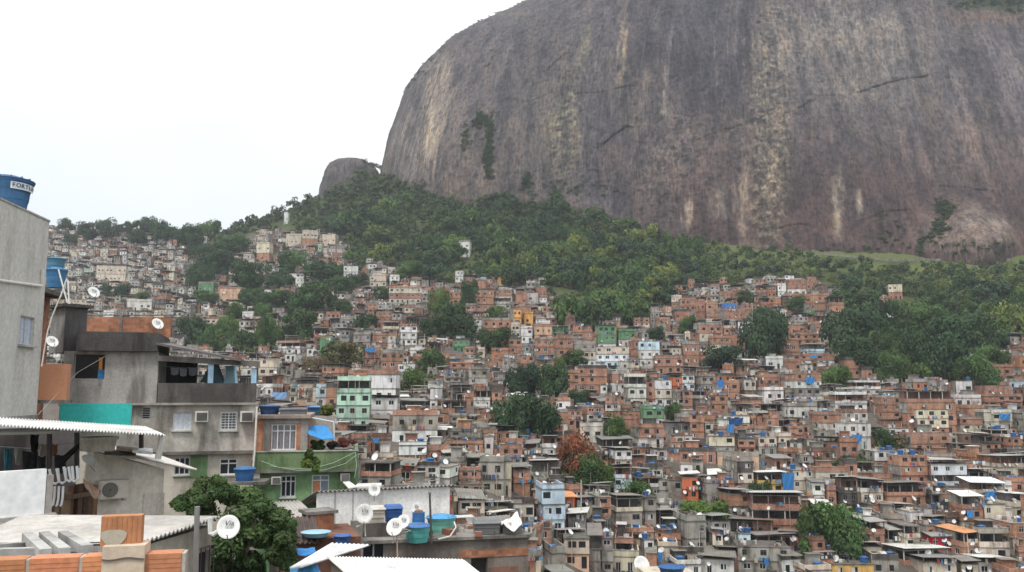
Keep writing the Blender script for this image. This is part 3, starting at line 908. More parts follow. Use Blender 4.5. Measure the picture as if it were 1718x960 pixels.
def house_geo(h):
    """-> list of (part name, MB), list of windows (x, y, z, rotz, w, h, type); local frame, front at -y"""
    random.seed(int(h['uc']*37+h['vt']*101))
    fl = h['fl']; n = len(fl); fh = h['H']/n; dep = h.get('dep') or random.uniform(5.0, 7.5)
    sy = abs(math.sin(h['yaw'])); W = max(1.6, (h['W']-dep*sy*.8)/math.cos(h['yaw'])); h['w'], h['dp'] = W, dep
    parts = []; wins = []; slab = MB(); posts = []
    zb = 0; foot = 5.0; last = jit(PAL['b']), 'brick'
    dominant = next((c for c in reversed(fl) if c not in 'tu'), 'g')
    for k, c in enumerate(reversed(fl)):
        z0 = zb+k*fh; z1 = z0+fh
        ov = random.uniform(0, .3) if k else 0; x0, x1 = -W/2-random.uniform(-.05, .12)*(k > 0), W/2+random.uniform(-.05, .12)*(k > 0); y0, y1 = -dep/2-ov, dep/2-random.uniform(0, .2)
        if c in 'tu':
            col, mat = ((jit(PAL['b']), 'brick') if c == 'u' or (dominant in 'bBs' and random.random() < .5) else (jit(PAL[random.choice('gGcgk')] if dominant in 'bBsgk' else PAL[dominant]), 'concrete'))
            ph_ = fh*random.uniform(.32, .42); t_ = .16
            pm = MB(); pm.box(x0, x1, y0, y0+t_, z0, z0+ph_, col, mat); pm.box(x1-t_, x1, y0+t_, y1, z0, z0+ph_, col, mat); pm.box(x0, x0+t_, y0+t_, y1, z0, z0+ph_, col, mat)
            parts.append(('parapet', pm))
            bk = MB(); bc = jit(PAL[random.choice('kkBgb')])
            yb = y0+min(2.4, dep*.4); hx = []
            wall_face(bk, (x0+t_, yb, z0), (1, 0, 0), x1-x0-2*t_, fh*.98, [], (0, 1, 0), .1, bc, 'concrete')
            bk.box(x0+t_, x1-t_, yb+.01, y1-.02, z0, z0+fh*.97, bc, 'concrete')
            parts.append(('wall', bk))
            npst = max(2, round((x1-x0)/2.6)+1)
            for i in range(npst):
                px = x0+.09+(x1-x0-.18)*i/(npst-1)
                p_ = MB(); p_.box(px-.08, px+.08, y0+.001, y0+.15, z0+ph_, z1, jit(CONC if c == 't' else PAL['G']), 'concrete'); parts.append(('post', p_))
            if random.random() < .5 and fh > 1.8:
                wins.append((x0+(x1-x0)*random.uniform(.3, .7), yb-.02, z0+fh*.3, 0, min(1.2, W*.25), fh*.5, 3))
        else:
            mat = 'brick' if c in 'bBs' else ('concrete' if c in 'gkG' else 'plaster'); col = jit(PAL[c]); last = col, mat
            zz0 = z0-(foot if k == 0 else 0); H_ = z1-zz0; wb = MB()
            nw = 1 if x1-x0 < 3 else (2 if x1-x0 < 6 else (3 if x1-x0 < 9 else int((x1-x0)/2.6)))
            wt = random.choice((0, 0, 1, 2, 3, 3, 4, 5)); holes = []
            ww = min(random.uniform(.95, 1.45), (x1-x0)/nw*.62); wh = min(fh*.42, random.uniform(.95, 1.25)); sill = fh*random.uniform(.33, .4)
            for i in range(nw):
                if random.random() < .14: continue
                cx = (x1-x0)*(i+.5+random.uniform(-.14, .14))/nw; w_ = ww*random.uniform(.7, 1.12)
                if k == 0 and random.random() < .25: a = (cx-.4, cx+.4, z0-zz0+.05, z0-zz0+min(2.0, fh*.8))
                else: a = (cx-w_/2, cx+w_/2, z0-zz0+sill, z0-zz0+sill+wh)
                if a[0] < .12 or a[1] > x1-x0-.12 or (holes and a[0] < holes[-1][1]+.1): continue
                holes.append(a)
                wins.append((x0+(a[0]+a[1])/2, y0+.13, zz0+a[2], 0, a[1]-a[0], a[3]-a[2], wt if random.random() < .8 else 3))
            wall_face(wb, (x0, y0, zz0), (1, 0, 0), x1-x0, H_, holes, (0, 1, 0), .14, col, mat)
            for sd in (1, -1):
                hs = []; L = y1-y0
                for i in range(2):
                    if random.random() < .4: continue
                    cx = L*(i+.5+random.uniform(-.1, .1))/2; w_ = ww*.8
                    hs.append((cx-w_/2, cx+w_/2, z0-zz0+sill, z0-zz0+sill+wh))
                sc = col if random.random() < .6 else jit(PAL['b' if c in 'wcplLyao' and random.random() < .4 else 'g']); sm = 'concrete'
                if sd == 1:
                    wall_face(wb, (x1, y0, zz0), (0, 1, 0), L, H_, hs, (-1, 0, 0), .14, sc, mat if sc is col else sm)
                    for a in hs: wins.append((x1-.13, y0+(a[0]+a[1])/2, zz0+a[2], math.pi/2, a[1]-a[0], a[3]-a[2], wt))
                else:
                    wall_face(wb, (x0, y1, zz0), (0, -1, 0), L, H_, hs, (1, 0, 0), .14, sc, mat if sc is col else sm)
                    for a in hs: wins.append((x0+.13, y1-(a[0]+a[1])/2, zz0+a[2], -math.pi/2, a[1]-a[0], a[3]-a[2], wt))
            wb.poly([(x1, y1, zz0), (x0, y1, zz0), (x0, y1, z1), (x1, y1, z1)], col, mat)
            parts.append(('wall', wb))
        e = random.uniform(.04, .16)
        slab.box(x0-e, x1+e, y0-e, y1+e*.5, z1-.10, z1+.035, jit(CONC if random.random() < .35 else (.15, .135, .12), .25), 'concrete')
    parts.append(('floor_slab', slab))
    h['top'] = n*fh+.035
    if random.random() < .5:
        px = random.uniform(-.46, .46)*W; m_ = MB(); m_.tube([(px, -dep/2-.42, n*fh*random.uniform(.7, 1.05)), (px+random.uniform(-.1, .1), -dep/2-.44, -.5)], .05, jit(random.choice(((.6, .58, .54), (.5, .4, .32), (.25, .24, .23)))), 'paint', 5); parts.append(('drain_pipe', m_))
    if random.random() < .45:
        m_ = MB(); z = n*fh-random.uniform(.9, 1.5) if fl[0] in 'tu' else random.choice((n*fh+.5, n*fh-fh*.75)); x = random.uniform(-.4, 0)*W
        m_.box(x-.2, x+W*.5, -dep/2-.35, -dep/2-.34, z-.012, z+.012, (.3, .3, .3), 'cloth')
        for i in range(random.randint(2, 6)):
            w_ = random.uniform(.25, .6); m_.box(x, x+w_, -dep/2-.36, -dep/2-.33, z-random.uniform(.4, .9), z, jit(random.choice(((.6, .6, .58), (.6, .6, .58), (.08, .1, .2), (.4, .08, .07), (.06, .06, .06), (.1, .25, .4), (.5, .42, .3))), .2), 'cloth'); x += w_+random.uniform(.05, .4)
        parts.append(('washing_line', m_))
    if random.random() < .4:
        px, py = random.uniform(-.4, .4)*W, random.uniform(-.3, .3)*dep; m_ = MB(); m_.tube([(px, py, n*fh), (px, py, n*fh+random.uniform(1.4, 3.2))], .04, jit((.35, .33, .3)), 'metal', 5); parts.append(('mast', m_))
    if h['roof'] in 'pf' and random.random() < .75:
        m_ = MB()
        for i in range(random.randint(3, 9)):
            a, b, c_ = random.uniform(.2, 1.1), random.uniform(.2, .8), random.uniform(.15, .8); px, py = random.uniform(-.42, .42)*W, random.uniform(-.42, .3)*dep
            m_.box(px-a/2, px+a/2, py-b/2, py+b/2, n*fh+.03, n*fh+.036+c_, jit(random.choice((CONC, PAL['b'], PAL['G'], (.1, .09, .08), (.6, .6, .57), (.2, .14, .1))), .25), 'concrete')
        parts.append(('rubble', m_))
    top = n*fh+.035; rf = h['roof']; e = random.uniform(.2, .5)
    x0, x1, y0, y1 = -W/2-e, W/2+e, -dep/2-e-.2, dep/2+e*.5
    if rf == 'p':
        c, m_ = last if random.random() < .5 else random.choice(((jit(PAL['b']), 'brick'), (jit(PAL['k']), 'concrete'), (jit(PAL['g']), 'concrete')))
        ph_ = min(.9, fh*.32); t_ = .14; pm = MB(); a0, a1, b0, b1 = -W/2, W/2, -dep/2-.02, dep/2-.25
        zt = top-.003
        pm.box(a0, a1, b0, b0+t_, zt, zt+ph_, c, m_); pm.box(a1-t_, a1, b0+t_, b1, zt, zt+ph_, c, m_); pm.box(a0, a0+t_, b0+t_, b1, zt, zt+ph_, c, m_)
        if random.random() < .5: pm.box(a0-.05, a1+.05, b0-.06, b0+t_+.05, zt+ph_, zt+ph_+.06, jit(CONC), 'concrete')
        parts.append(('parapet', pm))
        if random.random() < .6:
            hb = MB(); hw = min(W*.45, 2.8); ox = random.uniform(-W/2+hw/2+.3, W/2-hw/2-.3) if W > hw+.8 else 0
            hc = random.choice('bbgGwk'); hm = 'brick' if hc == 'b' else 'concrete'; hh = random.uniform(1.6, 2.3)
            hb.box(ox-hw/2, ox+hw/2, dep*.05, dep*.4, top-.003, top+hh, jit(PAL[hc]), hm); parts.append(('roof_hut', hb))
            cp = MB(); cp.box(ox-hw/2-.25, ox+hw/2+.25, dep*.05-.3, dep*.4+.15, top+hh-.002, top+hh+.08, jit(random.choice((CONC, (.16, .15, .13), (.22, .2, .18), (.5, .5, .48)))), 'sheet'); parts.append(('hut_roof', cp))
    elif rf == 'f':
        for i in range(random.randint(0, 4)):
            p_ = MB(); q = random.uniform(.6, 1.5); px, py = random.choice((-1, 1))*(W/2-.2), random.choice((-1, 1, .2))*(dep/2-.3)
            p_.box(px-.08, px+.08, py-.08, py+.08, top-.003, top+q, jit(CONC), 'concrete'); parts.append(('post', p_))
    else:
        col = dict(S=random.choice(((.66, .66, .64), (.52, .51, .48), (.38, .365, .335), (.26, .25, .235), (.20, .185, .17), (.30, .28, .26))), C=(.215, .20, .18), R=(.55, .25, .12))[rf]
        col = jit(col, .1); rise = random.uniform(.15, .7)*random.choice((1, -1, -1)); ov = random.uniform(.0, .3)
        up_ = max(.06, .08-min(0, rise))+(.0 if fl[0] in 'tu' else random.choice((.05, .5)))
        rm = MB(); tl = random.uniform(-.15, .15)
        p00, p10, p01, p11 = (x0, y0-ov, top+up_-tl), (x1, y0-ov, top+up_+tl), (x0, y1, top+up_+rise-tl), (x1, y1, top+up_+rise+tl)
        if h['area'] > 1400: rm.corr(p00, p10, p01, p11, max(4, int(W/.35)), .035, col, 'sheet', .03)
        else:
            q = Vector((0, 0, .07)); rm.hexa([p00, p10, p11, p01], [Vector(p)+q for p in (p00, p10, p11, p01)], col, 'sheet')
        parts.append(('roof', rm))
        if up_ > .1:
            for sx in (-1, 1):
                for (yy, zt) in ((-dep/2+.1, top+up_), (dep/2-.3, top+up_+rise)):
                    if zt-top < .15: continue
                    p_ = MB(); p_.box(sx*(W/2-.12)-.06, sx*(W/2-.12)+.06, yy-.06, yy+.06, top-.003, zt+.02-abs(tl), jit(CONC), 'concrete'); parts.append(('post', p_))
    h['top'] = top
    return parts, wins

specs = []
for ln in HOUSES:
    a = ln.split(); h = house_spec(*map(float, a[:4]), a[4], a[5]); specs.append(h)
    PROT.append((h['u0'], h['u1'], h['vt'], h['vb'], h['D']))
HOLES = [(h['u0'], h['u1'], h['vt']-3, h['vb'], h['D']) for h in specs]
FGM = [(-50, 370), (60, 380), (84, 520), (90, 515), (285, 540), (290, 580), (430, 615), (432, 700), (520, 690), (560, 700), (598, 760), (602, 815), (755, 812), (760, 868), (885, 905), (890, 985), (1800, 985)]
def fgline(u): return pl(FGM, u)
# rows up the slope: integrate the row spacing for each column of the picture
UCOLS = list(range(-220, 1941, 40)); ROWS = []
for u in UCOLS:
    v = 992.0; r = [v]
    while v > 375: v -= max(3.4, 3.0*F/D(u, v)); r.append(v)
    ROWS.append(r)
def rowv(r, u):
    x = (u+220)/40; i = min(len(UCOLS)-2, max(0, int(x))); t = x-i
    a = ROWS[i][r] if r < len(ROWS[i]) else -1; b = ROWS[i+1][r] if r < len(ROWS[i+1]) else -1
    return a+(b-a)*t if a > 0 and b > 0 else -1
FILL = []
footp = [(P(h['uc'], h['vb'], h['D'])) for h in specs]
def clash(p, w):
    for h, q in zip(specs, footp):
        if abs(p.x-q.x) < (w+h['W'])*.36 and -3.0 < p.y-q.y < 4.2: return True
    return False
for r in range(0, 140):
    u = -180.0
    while u < 1880:
        v = rowv(r, u)
        if v < 0: u += 20; continue
        d = D(u, v); w = random.choice((3.2, 3.8, 4.4, 5.0, 5.6, 6.6)); px = w*F/d; uc = u+px/2
        u += px*random.choice((.92, .96, 1.0, 1.03, 1.1)); vb = v+random.uniform(-.35, .35)*3.5*F/d
        d = D(uc, vb)
        if d < 70 or vb < 380: continue
        if in_forest(uc, vb-4) or in_forest(uc, vb-2.5*F/d): continue
        if vb < pl(RIDGE, uc)+3: continue
        if any(abs(uc-t[0]) < t[2]*.75+px*.3 and -t[2]*.5 < vb-t[1] < 7*F/d*.4+4 for t in TREEPOS): continue
        if 1368 < uc < 1462 and 768 < vb < 802: continue
        q = P(uc, vb, d)
        if clash(q, w): continue
        nf = random.choice((1, 2, 2, 2, 3)); fpx = random.uniform(2.5, 2.9)*F/d
        while nf > 0:
            vt = vb-nf*fpx-.8*F/d
            bad = any(t[4] > d-1 and min(uc+px/2, t[1])-max(uc-px/2, t[0]) > 1.5 and vt < t[3]-.14*(t[3]-t[2]) and vb > t[2] for t in PROT)
            if not bad: break
            nf -= 1
        if nf == 0: continue
        vt = vb-nf*fpx
        if vt > fgline(uc-px/2)+130 and vt > fgline(uc+px/2)+130: continue
        if uc < 430: wts = dict(b=.04, g=.27, G=.24, c=.28, w=.10, k=.07)
        elif uc < 720: wts = dict(b=.20 if vb < 560 else .30, g=.22, G=.16, c=.20, w=.10, k=.07, B=.04)
        else: wts = dict(b=.57, g=.09, G=.08, c=.10, w=.08, B=.05, k=.02, s=.04)
        if random.random() < .025: c0_ = random.choice('lynpLm')
        else: c0_ = random.choices(list(wts), list(wts.values()))[0]
        fls = [c0_]
        for _ in range(nf-1): fls.append(c0_ if random.random() < .6 else random.choices(list(wts), list(wts.values()))[0])
        if nf > 1 and random.random() < .22: fls[0] = random.choice('ttu')
        rf = random.choices('pfSC', (.40, .28, .14, .18))[0]
        if fls[0] in 'tu' and rf == 'p': rf = 'S'
        h = house_spec(uc-px/2, uc+px/2, vt, vb, ''.join(fls), rf, False, d); h['dep'] = random.uniform(4.2, 6.2); FILL.append(h)
# second pass: low sheds and single storeys squeezed into what gaps are left
fpos = [(P(h['uc'], h['vb'], h['D']), h['W']) for h in FILL+specs]
cell = {}
for q, w in fpos: cell.setdefault((int(q.x//8), int(q.y//8)), []).append((q, w))
for _ in range(9000):
    uc, vb = random.uniform(-150, 1860), random.uniform(395, 985); d = D(uc, vb)
    if d < 70 or vb < pl(RIDGE, uc)+4 or in_forest(uc, vb-4) or (1368 < uc < 1462 and 768 < vb < 802) or vb > fgline(uc)+120: continue
    w = random.uniform(3.0, 5.5); px = w*F/d; q = P(uc, vb, d)
    if any(abs(uc-t[0]) < t[2]*.6+px*.3 and -t[2]*.5 < vb-t[1] < 7*F/d*.4+4 for t in TREEPOS): continue
    ci, cj = int(q.x//8), int(q.y//8)
    if any(abs(q.x-o_.x) < (w+W_)*.33 and -2.4 < q.y-o_.y < 3.2 for a_ in (-1, 0, 1) for b_ in (-1, 0, 1) for o_, W_ in cell.get((ci+a_, cj+b_), ())): continue
    vt = vb-random.uniform(2.3, 2.9)*F/d
    if any(t[4] > d-1 and min(uc+px/2, t[1])-max(uc-px/2, t[0]) > 1.5 and vt < t[3]-.14*(t[3]-t[2]) and vb > t[2] for t in PROT): continue
    c0_ = random.choice('bbbbbgGBct') if uc > 720 else random.choice('bgGGckBgt')
    h = house_spec(uc-px/2, uc+px/2, vt, vb, c0_, random.choice('ppffSC' if c0_ != 't' else 'SCC'), False, d); h['dep'] = random.uniform(3.0, 4.6); FILL.append(h)
    cell.setdefault((ci, cj), []).append((q, w))
# visible area: rough painter's grid in picture pixels
allh = sorted(specs+FILL, key=lambda h: -h['D'])
grid = np.zeros((250, 440), np.int32)
for i, h in enumerate(allh):
    grid[max(0, int((h['vt']-2)/4)):max(0, int(h['vb']/4)+2), max(0, int(h['u0']/4)):max(0, int(h['u1']/4)+1)] = i+1
for x in range(440): grid[max(0, int(fgline(x*4)/4)):, x] = 0
for (u0, u1, v0, v1, d_) in PROT[:len(TREES)+len(PATCH)]:
    sub = grid[int(v0/4):int(v1/4), int(u0/4):int(u1/4)]; sub[:] = [[0 if k == 0 or allh[k-1]['D'] > d_ else k for k in row] for row in sub]
cnt = np.bincount(grid.ravel(), minlength=len(allh)+1)
for i, h in enumerate(allh): h['vis'] = cnt[i+1]; h['area'] = (h['u1']-h['u0'])*(h['vb']-h['vt'])
rank = sorted(allh, key=lambda h: -h['vis']); IND = rank[:296]; REST = [h for h in rank[296:]]
print('houses', len(specs), len(FILL), 'individual', len(IND), 'vis of last', IND[-1]['vis'])

# ---- labels: look first, then what it stands beside
LM = [('the big round dark tree', 888, 706, 22), ('the rust red tree', 967, 765, 20), ('the light blue tower house', 924, 860, 16), ('the mint green house', 590, 680, 25), ('the wide lower-right tree', 1395, 889, 30),
      ('the blue-over-white house', 1090, 595, 12), ('the green-topped house', 1018, 568, 12), ('the white house with blue tarp', 1440, 732, 16), ('the dark twin trees', 900, 642, 20),
      ('the giant dark tree mass', 1452, 566, 40), ('the grassy gap', 1415, 782, 25), ('the red-orange house', 1160, 820, 14), ('the hanging blue tarp', 1320, 808, 12), ('the cream-panelled brick block', 1565, 700, 25),
      ('the blue-awning house', 1355, 655, 16), ('the pale blue terrace', 1590, 797, 18), ('the red wall', 1582, 914, 12), ('the amber house', 878, 534, 12), ('the stacked white house', 682, 564, 12),
      ('the cream far-hill block', 184, 458, 20), ('the tall dark tree', 1281, 567, 20), ('the salmon turret house', 1222, 628, 12), ('the tall green house', 546, 590, 10), ('the large brick terrace house', 1310, 875, 25),
      ('the yellow-numbered wall', 774, 710, 10), ('the white dish wall', 650, 845, 40), ('the pale blue round-window house', 1048, 815, 14), ('the big mesh dish', 1077, 947, 12), ('the ochre roadside wall', 1432, 958, 18),
      ('the big blue tarp ball', 1224, 716, 12), ('the blue-tarp brick house', 1636, 866, 14), ('the peach curved roof', 1622, 900, 12), ('the broad left tree', 521, 500, 20), ('the white modern house', 487, 585, 14),
      ('the green long-windowed house', 775, 582, 10), ('the small dark round tree', 1485, 738, 12), ('the broad low dark tree', 1211, 600, 18)]
def rel(u, v, exc=()):
    c = sorted((math.hypot(u-a, (v-b)*1.4), t, a, b) for t, a, b, r in LM if math.hypot(u-a, v-b) > 8 and t not in exc)[0]
    du, dv = u-c[2], v-c[3]; an = math.degrees(math.atan2(-dv*1.4, du)) % 360
    w = ['right of', 'upper right of', 'above', 'upper left of', 'left of', 'lower left of', 'below', 'lower right of'][int((an+22.5)//45) % 8]
    return (('far ' if c[0] > 130 else '')+w+' '+c[1]), c[1]
NUMW = {1: 'one', 2: 'two', 3: 'three', 4: 'four'}
RFW = dict(p='parapet', f='flat roof', S='sheet roof', C='grey sloped roof', R='orange roof')
def look(h):
    cl = [c for c in h['fl'] if c not in 'tu']; ter = h['fl'][0] in 'tu'
    s = NUMW[len(h['fl'])]+'-storey '
    if not cl: s += ('brick' if 'u' in h['fl'] else 'concrete')+' terrace shelter'
    elif len(set(cl)) == 1: s += CN[cl[0]]+' house'
    elif cl[0] == cl[-1]: s += CN[cl[0]]+' house with '+CN[next(c for c in cl if c != cl[0])]+' middle'
    else: s += CN[cl[0]]+' over '+CN[cl[-1]]+' house'
    wide = (h['u1']-h['u0'])/(h['vb']-h['vt']); wd = 'wide ' if wide > 1.9 else ('narrow ' if wide < .75 else '')
    return wd+s, (' with open terrace' if ter and cl else ' with '+RFW[h['roof']])
used = {}
for h in IND:
    a, b = look(h); r1, l1 = rel(h['uc'], h['vt']*.5+h['vb']*.5); h['short'] = a; h['rel'] = r1
    h['label'] = (a+b+' '+r1) if len((a+b+' '+r1).split()) <= 14 else a+' '+r1
    used.setdefault(h['label'], []).append(h)
for lab, hs in used.items():
    if len(hs) == 1: continue
    hs.sort(key=lambda h: h['uc'])
    for i, h in enumerate(hs):
        r2, _ = rel(h['uc'], (h['vt']+h['vb'])/2, (h['rel'].split(' of ')[-1], h['rel'].replace('far ', '').split(' ', 1)[-1]))
        base = h['label'].split(' with ')[0] if len(h['label'].split()) > 12 else h['label']
        od = ['leftmost', 'second from left', 'third from left', 'fourth from left', 'fifth from left', 'sixth from left', 'seventh from left'][min(6, i)]
        if len(hs) == 2: od = ('left one', 'right one')[i]
        h['label'] = h['short']+' '+h['rel']+', '+od
seen = {}
for h in IND:
    k = h['label']; seen[k] = seen.get(k, 0)+1
    if seen[k] > 1: h['label'] = k+(', lower one', ', lowest one', ', last one')[min(2, seen[k]-2)]

# ---- build
def place(h):
    p = P(h['uc'], h['vb'], h['D']); dep = h['dp']
    c, s_ = math.cos(h['yaw']), math.sin(h['yaw'])
    return Vector((p.x+0, p.y+dep/2*c, p.z))
stuffmb = MB()
for h in IND:
    parts, wins = house_geo(h); loc = place(h)
    o = thing('house', loc, h['yaw'], h['label'], 'house', 'houses stacked up the hillside')
    for nm, mb in parts: mb.build(nm, o)
    for (x, y, z, rz, w, hh, t) in wins:
        k = link('window', WIN[t], o); k.location = (x, y, z); k.rotation_euler = (0, 0, rz); k.scale = (w, 1, hh)
    h['loc'] = loc
for h in REST:
    parts, wins = house_geo(h); loc = place(h); M = Matrix.Translation(loc) @ Matrix.Rotation(h['yaw'], 4, 'Z'); h['loc'] = loc
    for nm, mb in parts: stuffmb.merge(mb, M)
    for (x, y, z, rz, w, hh, t) in wins:
        stuffmb.merge(WINM[t], M @ Matrix.Translation((x, y, z)) @ Matrix.Rotation(rz, 4, 'Z') @ Matrix.Diagonal((w, 1, hh, 1)))
o = stuffmb.build('distant_houses'); tag(o, 'mass of small distant houses packed over the upper and far slopes', 'houses', None, 'stuff')
def text_mesh(body, size, mat, parent, loc, rot, extr=.003, shear=0, name='lettering'):
    cu = bpy.data.curves.new(name, 'FONT'); cu.body = body; cu.size = size; cu.extrude = extr; cu.align_x = 'CENTER'; cu.align_y = 'CENTER'; cu.shear = shear
    t = bpy.data.objects.new(name+'_src', cu); COL.objects.link(t); bpy.context.view_layer.update()
    me = bpy.data.meshes.new_from_object(t.evaluated_get(bpy.context.evaluated_depsgraph_get())); me.name = name
    bpy.data.objects.remove(t); bpy.data.curves.remove(cu); me.materials.clear(); me.materials.append(MATS[mat])
    o = link(name, me, parent); o.location = loc; o.rotation_euler = rot; return o
# ------------------------------------------------------------------ tanks, dishes, tarps on the slope
BLUE = (.035, .12, .30)
def tank_mbs(r, hgt, body=BLUE, lid=None):
    b = MB(); b.lathe([(r*.78, 0), (r*.84, hgt*.3), (r*.86, hgt*.31), (r*.9, hgt*.62), (r*.92, hgt*.63), (r*.98, hgt*.86), (r*1.04, hgt*.88), (r*1.04, hgt*.92)], 28, body, 'plastic')
    l = MB(); lc = lid or body
    l.lathe([(r*1.06, hgt*.921), (r*1.08, hgt*.96), (r*.95, hgt*1.0), (r*.55, hgt*1.06), (r*.5, hgt*1.10), (r*.2, hgt*1.12)], 28, lc, 'plastic')
    for k in range(14):
        a = k/14*6.283; l.box(r*.55, r*1.0, -.012*r, .012*r, hgt*.985, hgt*1.03, lc, 'plastic', Matrix.Rotation(a, 4, 'Z'))
    return b, l
def dish_mbs(r):
    """offset dish facing -y, its centre at the origin; bowl, bracket and feed arm"""
    d = MB(); n = 24; prof = [(0.02*r, .20*r), (.35*r, .18*r), (.7*r, .10*r), (1.0*r, 0), (1.02*r, .015*r), (.7*r, .125*r), (.3*r, .21*r)]
    d.lathe(prof, n, (.66, .66, .64), 'paint', Matrix.Rotation(math.pi/2, 4, 'X') @ Matrix.Diagonal((.92, 1, -1, 1)))
    a = MB(); a.tube([(0, .17*r, -.95*r), (0, -.35*r, -.98*r), (0, -.6*r, -.86*r)], .03*r+.004, (.3, .3, .3), 'metal', 5)
    a.tube([(0, -.66*r, -.80*r), (0, -.55*r, -.84*r)], .09*r, (.55, .55, .52), 'plastic', 8)
    p = MB(); p.tube([(0, .2*r, 0), (0, .42*r, -.1*r), (0, .42*r, -1.7*r)], .06*r, (.22, .21, .2), 'metal', 6)
    return d, a, p
tb, tl = tank_mbs(.62, .95); far_tank = MB(); far_tank.merge(tb, Matrix()); far_tank.merge(tl, Matrix()); far_tank = far_tank.mesh('water_tank')
db, da, dp_ = dish_mbs(.42); fd = MB(); [fd.merge(q, Matrix()) for q in (db, da, dp_)]; far_dish = fd.mesh('satellite_dish')
def fit(pre, h):
    lo = h['label']; sh = h['short']; ns = sh.split('-storey ')[-1]
    for t in (lo, sh+' '+h['rel'], ns+' '+h['rel'], 'house '+h['rel']):
        s = pre+' '+t
        if len(s.split()) <= 13: return s
    return s
random.seed(77); ntank = ndish = 0
def roof_spot(h, front=False):
    x = random.uniform(-.36, .36)*h['w']; y = random.uniform(-.38, -.2 if front else .3)*h['dp']
    M = Matrix.Translation(h['loc']) @ Matrix.Rotation(h['yaw'], 4, 'Z'); return M @ Vector((x, y, h['top']))
for i, h in enumerate(IND):
    flat_ = h['roof'] in 'fp'
    if flat_ and ntank < 150:
        for q in range(random.choice((0, 0, 1, 1, 2)) if h['D'] < 260 else random.choice((0, 0, 1))):
            p = roof_spot(h, True); o = link('water_tank', far_tank); o.location = p; o.rotation_euler = (0, 0, random.random()*6); s = random.choice((.75, .9, 1.05)); o.scale = (s, s, s)
            tag(o, fit('blue tank on', h), 'water tank', 'blue water tanks on the rooftops'); ntank += 1
    for q in range(random.choice((0, 1, 1, 2)) if h['D'] < 300 else random.choice((0, 1))):
        if ndish > 215: break
        if flat_ and random.random() < .7: p = roof_spot(h, True)+Vector((0, 0, .7))
        else:
            M = Matrix.Translation(h['loc']) @ Matrix.Rotation(h['yaw'], 4, 'Z')
            p = M @ Vector((random.uniform(-.5, .5)*h['w'], -h['dp']/2-.45, h['top']-random.uniform(.2, 1.1)*h['H']*.7))
        o = link('satellite_dish', far_dish); o.location = p; s = random.choice((.9, 1.0, 1.15, 1.4)); o.scale = (s, s, s)
        o.rotation_euler = (R(-random.uniform(25, 45)), 0, random.choice((1, 1, 1, 1, -1))*R(random.uniform(15, 55)))
        tag(o, fit('white dish on', h), 'satellite dish', 'white satellite dishes on the houses'); ndish += 1

def sag_sheet(a, b, c, d, sag, col, mat, n=10, th=.02):
    """cloth between four points a-b (top) and d-c (bottom) with folds"""
    mb = MB(); a, b, c, d = map(Vector, (a, b, c, d)); nr = (b-a).cross(d-a).normalized()
    for lay in (0, 1):
        for j in range(n+1):
            for i in range(n+1):
                s, t = i/n, j/n; p = (a*(1-s)+b*s)*(1-t)+(d*(1-s)+c*s)*t
                p = p+nr*(sag*.35*math.sin(s*13+t*4)*math.sin(t*3.1+.3)+lay*th)+Vector((0, 0, -sag*math.sin(s*math.pi)*(.4+.6*t)))
                mb.v.append(tuple(p))
    w = n+1; L = w*w
    for j in range(n):
        for i in range(n):
            k = j*w+i; mb.f += [(k, k+1, k+w+1, k+w), (k+L+w, k+L+w+1, k+L+1, k+L)]; mb.c += [col]*2; mb.m += [mat]*2
    for i in range(n):
        for k, e in ((i, 1), (n*w+i, 1), (i*w, w), (i*w+n, w)): mb.f.append((k, k+e, k+e+L, k+L)); mb.c.append(col); mb.m.append(mat)
    return mb
TARPS = """
1312 1333 793 823 hanging blue tarp draped beside the ochre house
1429 1447 729 741 blue tarp hung across the white house's open lower floor
1653 1672 824 841 drooping blue tarp under the sheet roof of a terrace at far right
1219 1232 712 727 blue tarp bundle hanging from a grey parapet wall
1220 1247 701 712 dark blue awning tarp above the hanging blue bundle
1351 1367 632 643 blue tarp over the top window row of the blue-awning house
1338 1368 669 677 long blue awning tarp below the lowest window row
1321 1333 667 677 blue ball-shaped tarp left of the long blue awning
1203 1214 637 652 small bright blue tarp ball on the brick wall under the salmon turret
1676 1696 694 703 blue tarp lying on the cream roof at far right
1493 1502 757 778 blue tarp hanging from the white-topped house beside the brick block
1622 1634 856 867 square blue tarp covering the brick wall window opening
1282 1290 936 948 small blue tarp on the grey wall right of the painted board
612 630 584 590 blue tarp on a roof above the brick block in the middle left
455 482 658 668 pale blue awning cloth left of the peach wall
1104 1112 926 940 blue tarp sheet folded over a brick corner near the mesh dish
1310 1350 600 604 thin blue sheet on a brick roof below the upper trees
1358 1372 596 600 blue cloth strip under the sheet roof near the giant tree
625 636 735 741 blue drum cover on the white house balcony
1450 1472 866 873 crumpled blue tarp on a roof above the wide lower-right tree
""".strip().split('\n')
for ln in TARPS:
    q = ln.split(' ', 4); u0, u1, v0, v1 = map(float, q[:4]); uc = (u0+u1)/2
    d_ = D(uc, v1+4)-1.2
    for h in specs:
        if h['u0'] < uc < h['u1'] and h['vt']-3 < (v0+v1)/2 < h['vb']+3: d_ = min(d_, h['D']-.9)
    a, b = P(u0, v0, d_), P(u1, v0, d_); c, e = P(u1-(u1-u0)*.08, v1, d_-.25), P(u0+(u1-u0)*.12, v1, d_-.25)
    cc = (.045, .19, .44) if 'dark' not in q[4] else (.03, .075, .2)
    if 'pale' in q[4]: cc = (.2, .36, .6)
    k = sag_sheet(a, b, c, e, .25, jit(cc), 'cloth').build('tarpaulin'); tag(k, q[4], 'tarpaulin', 'blue tarpaulins on the slope')
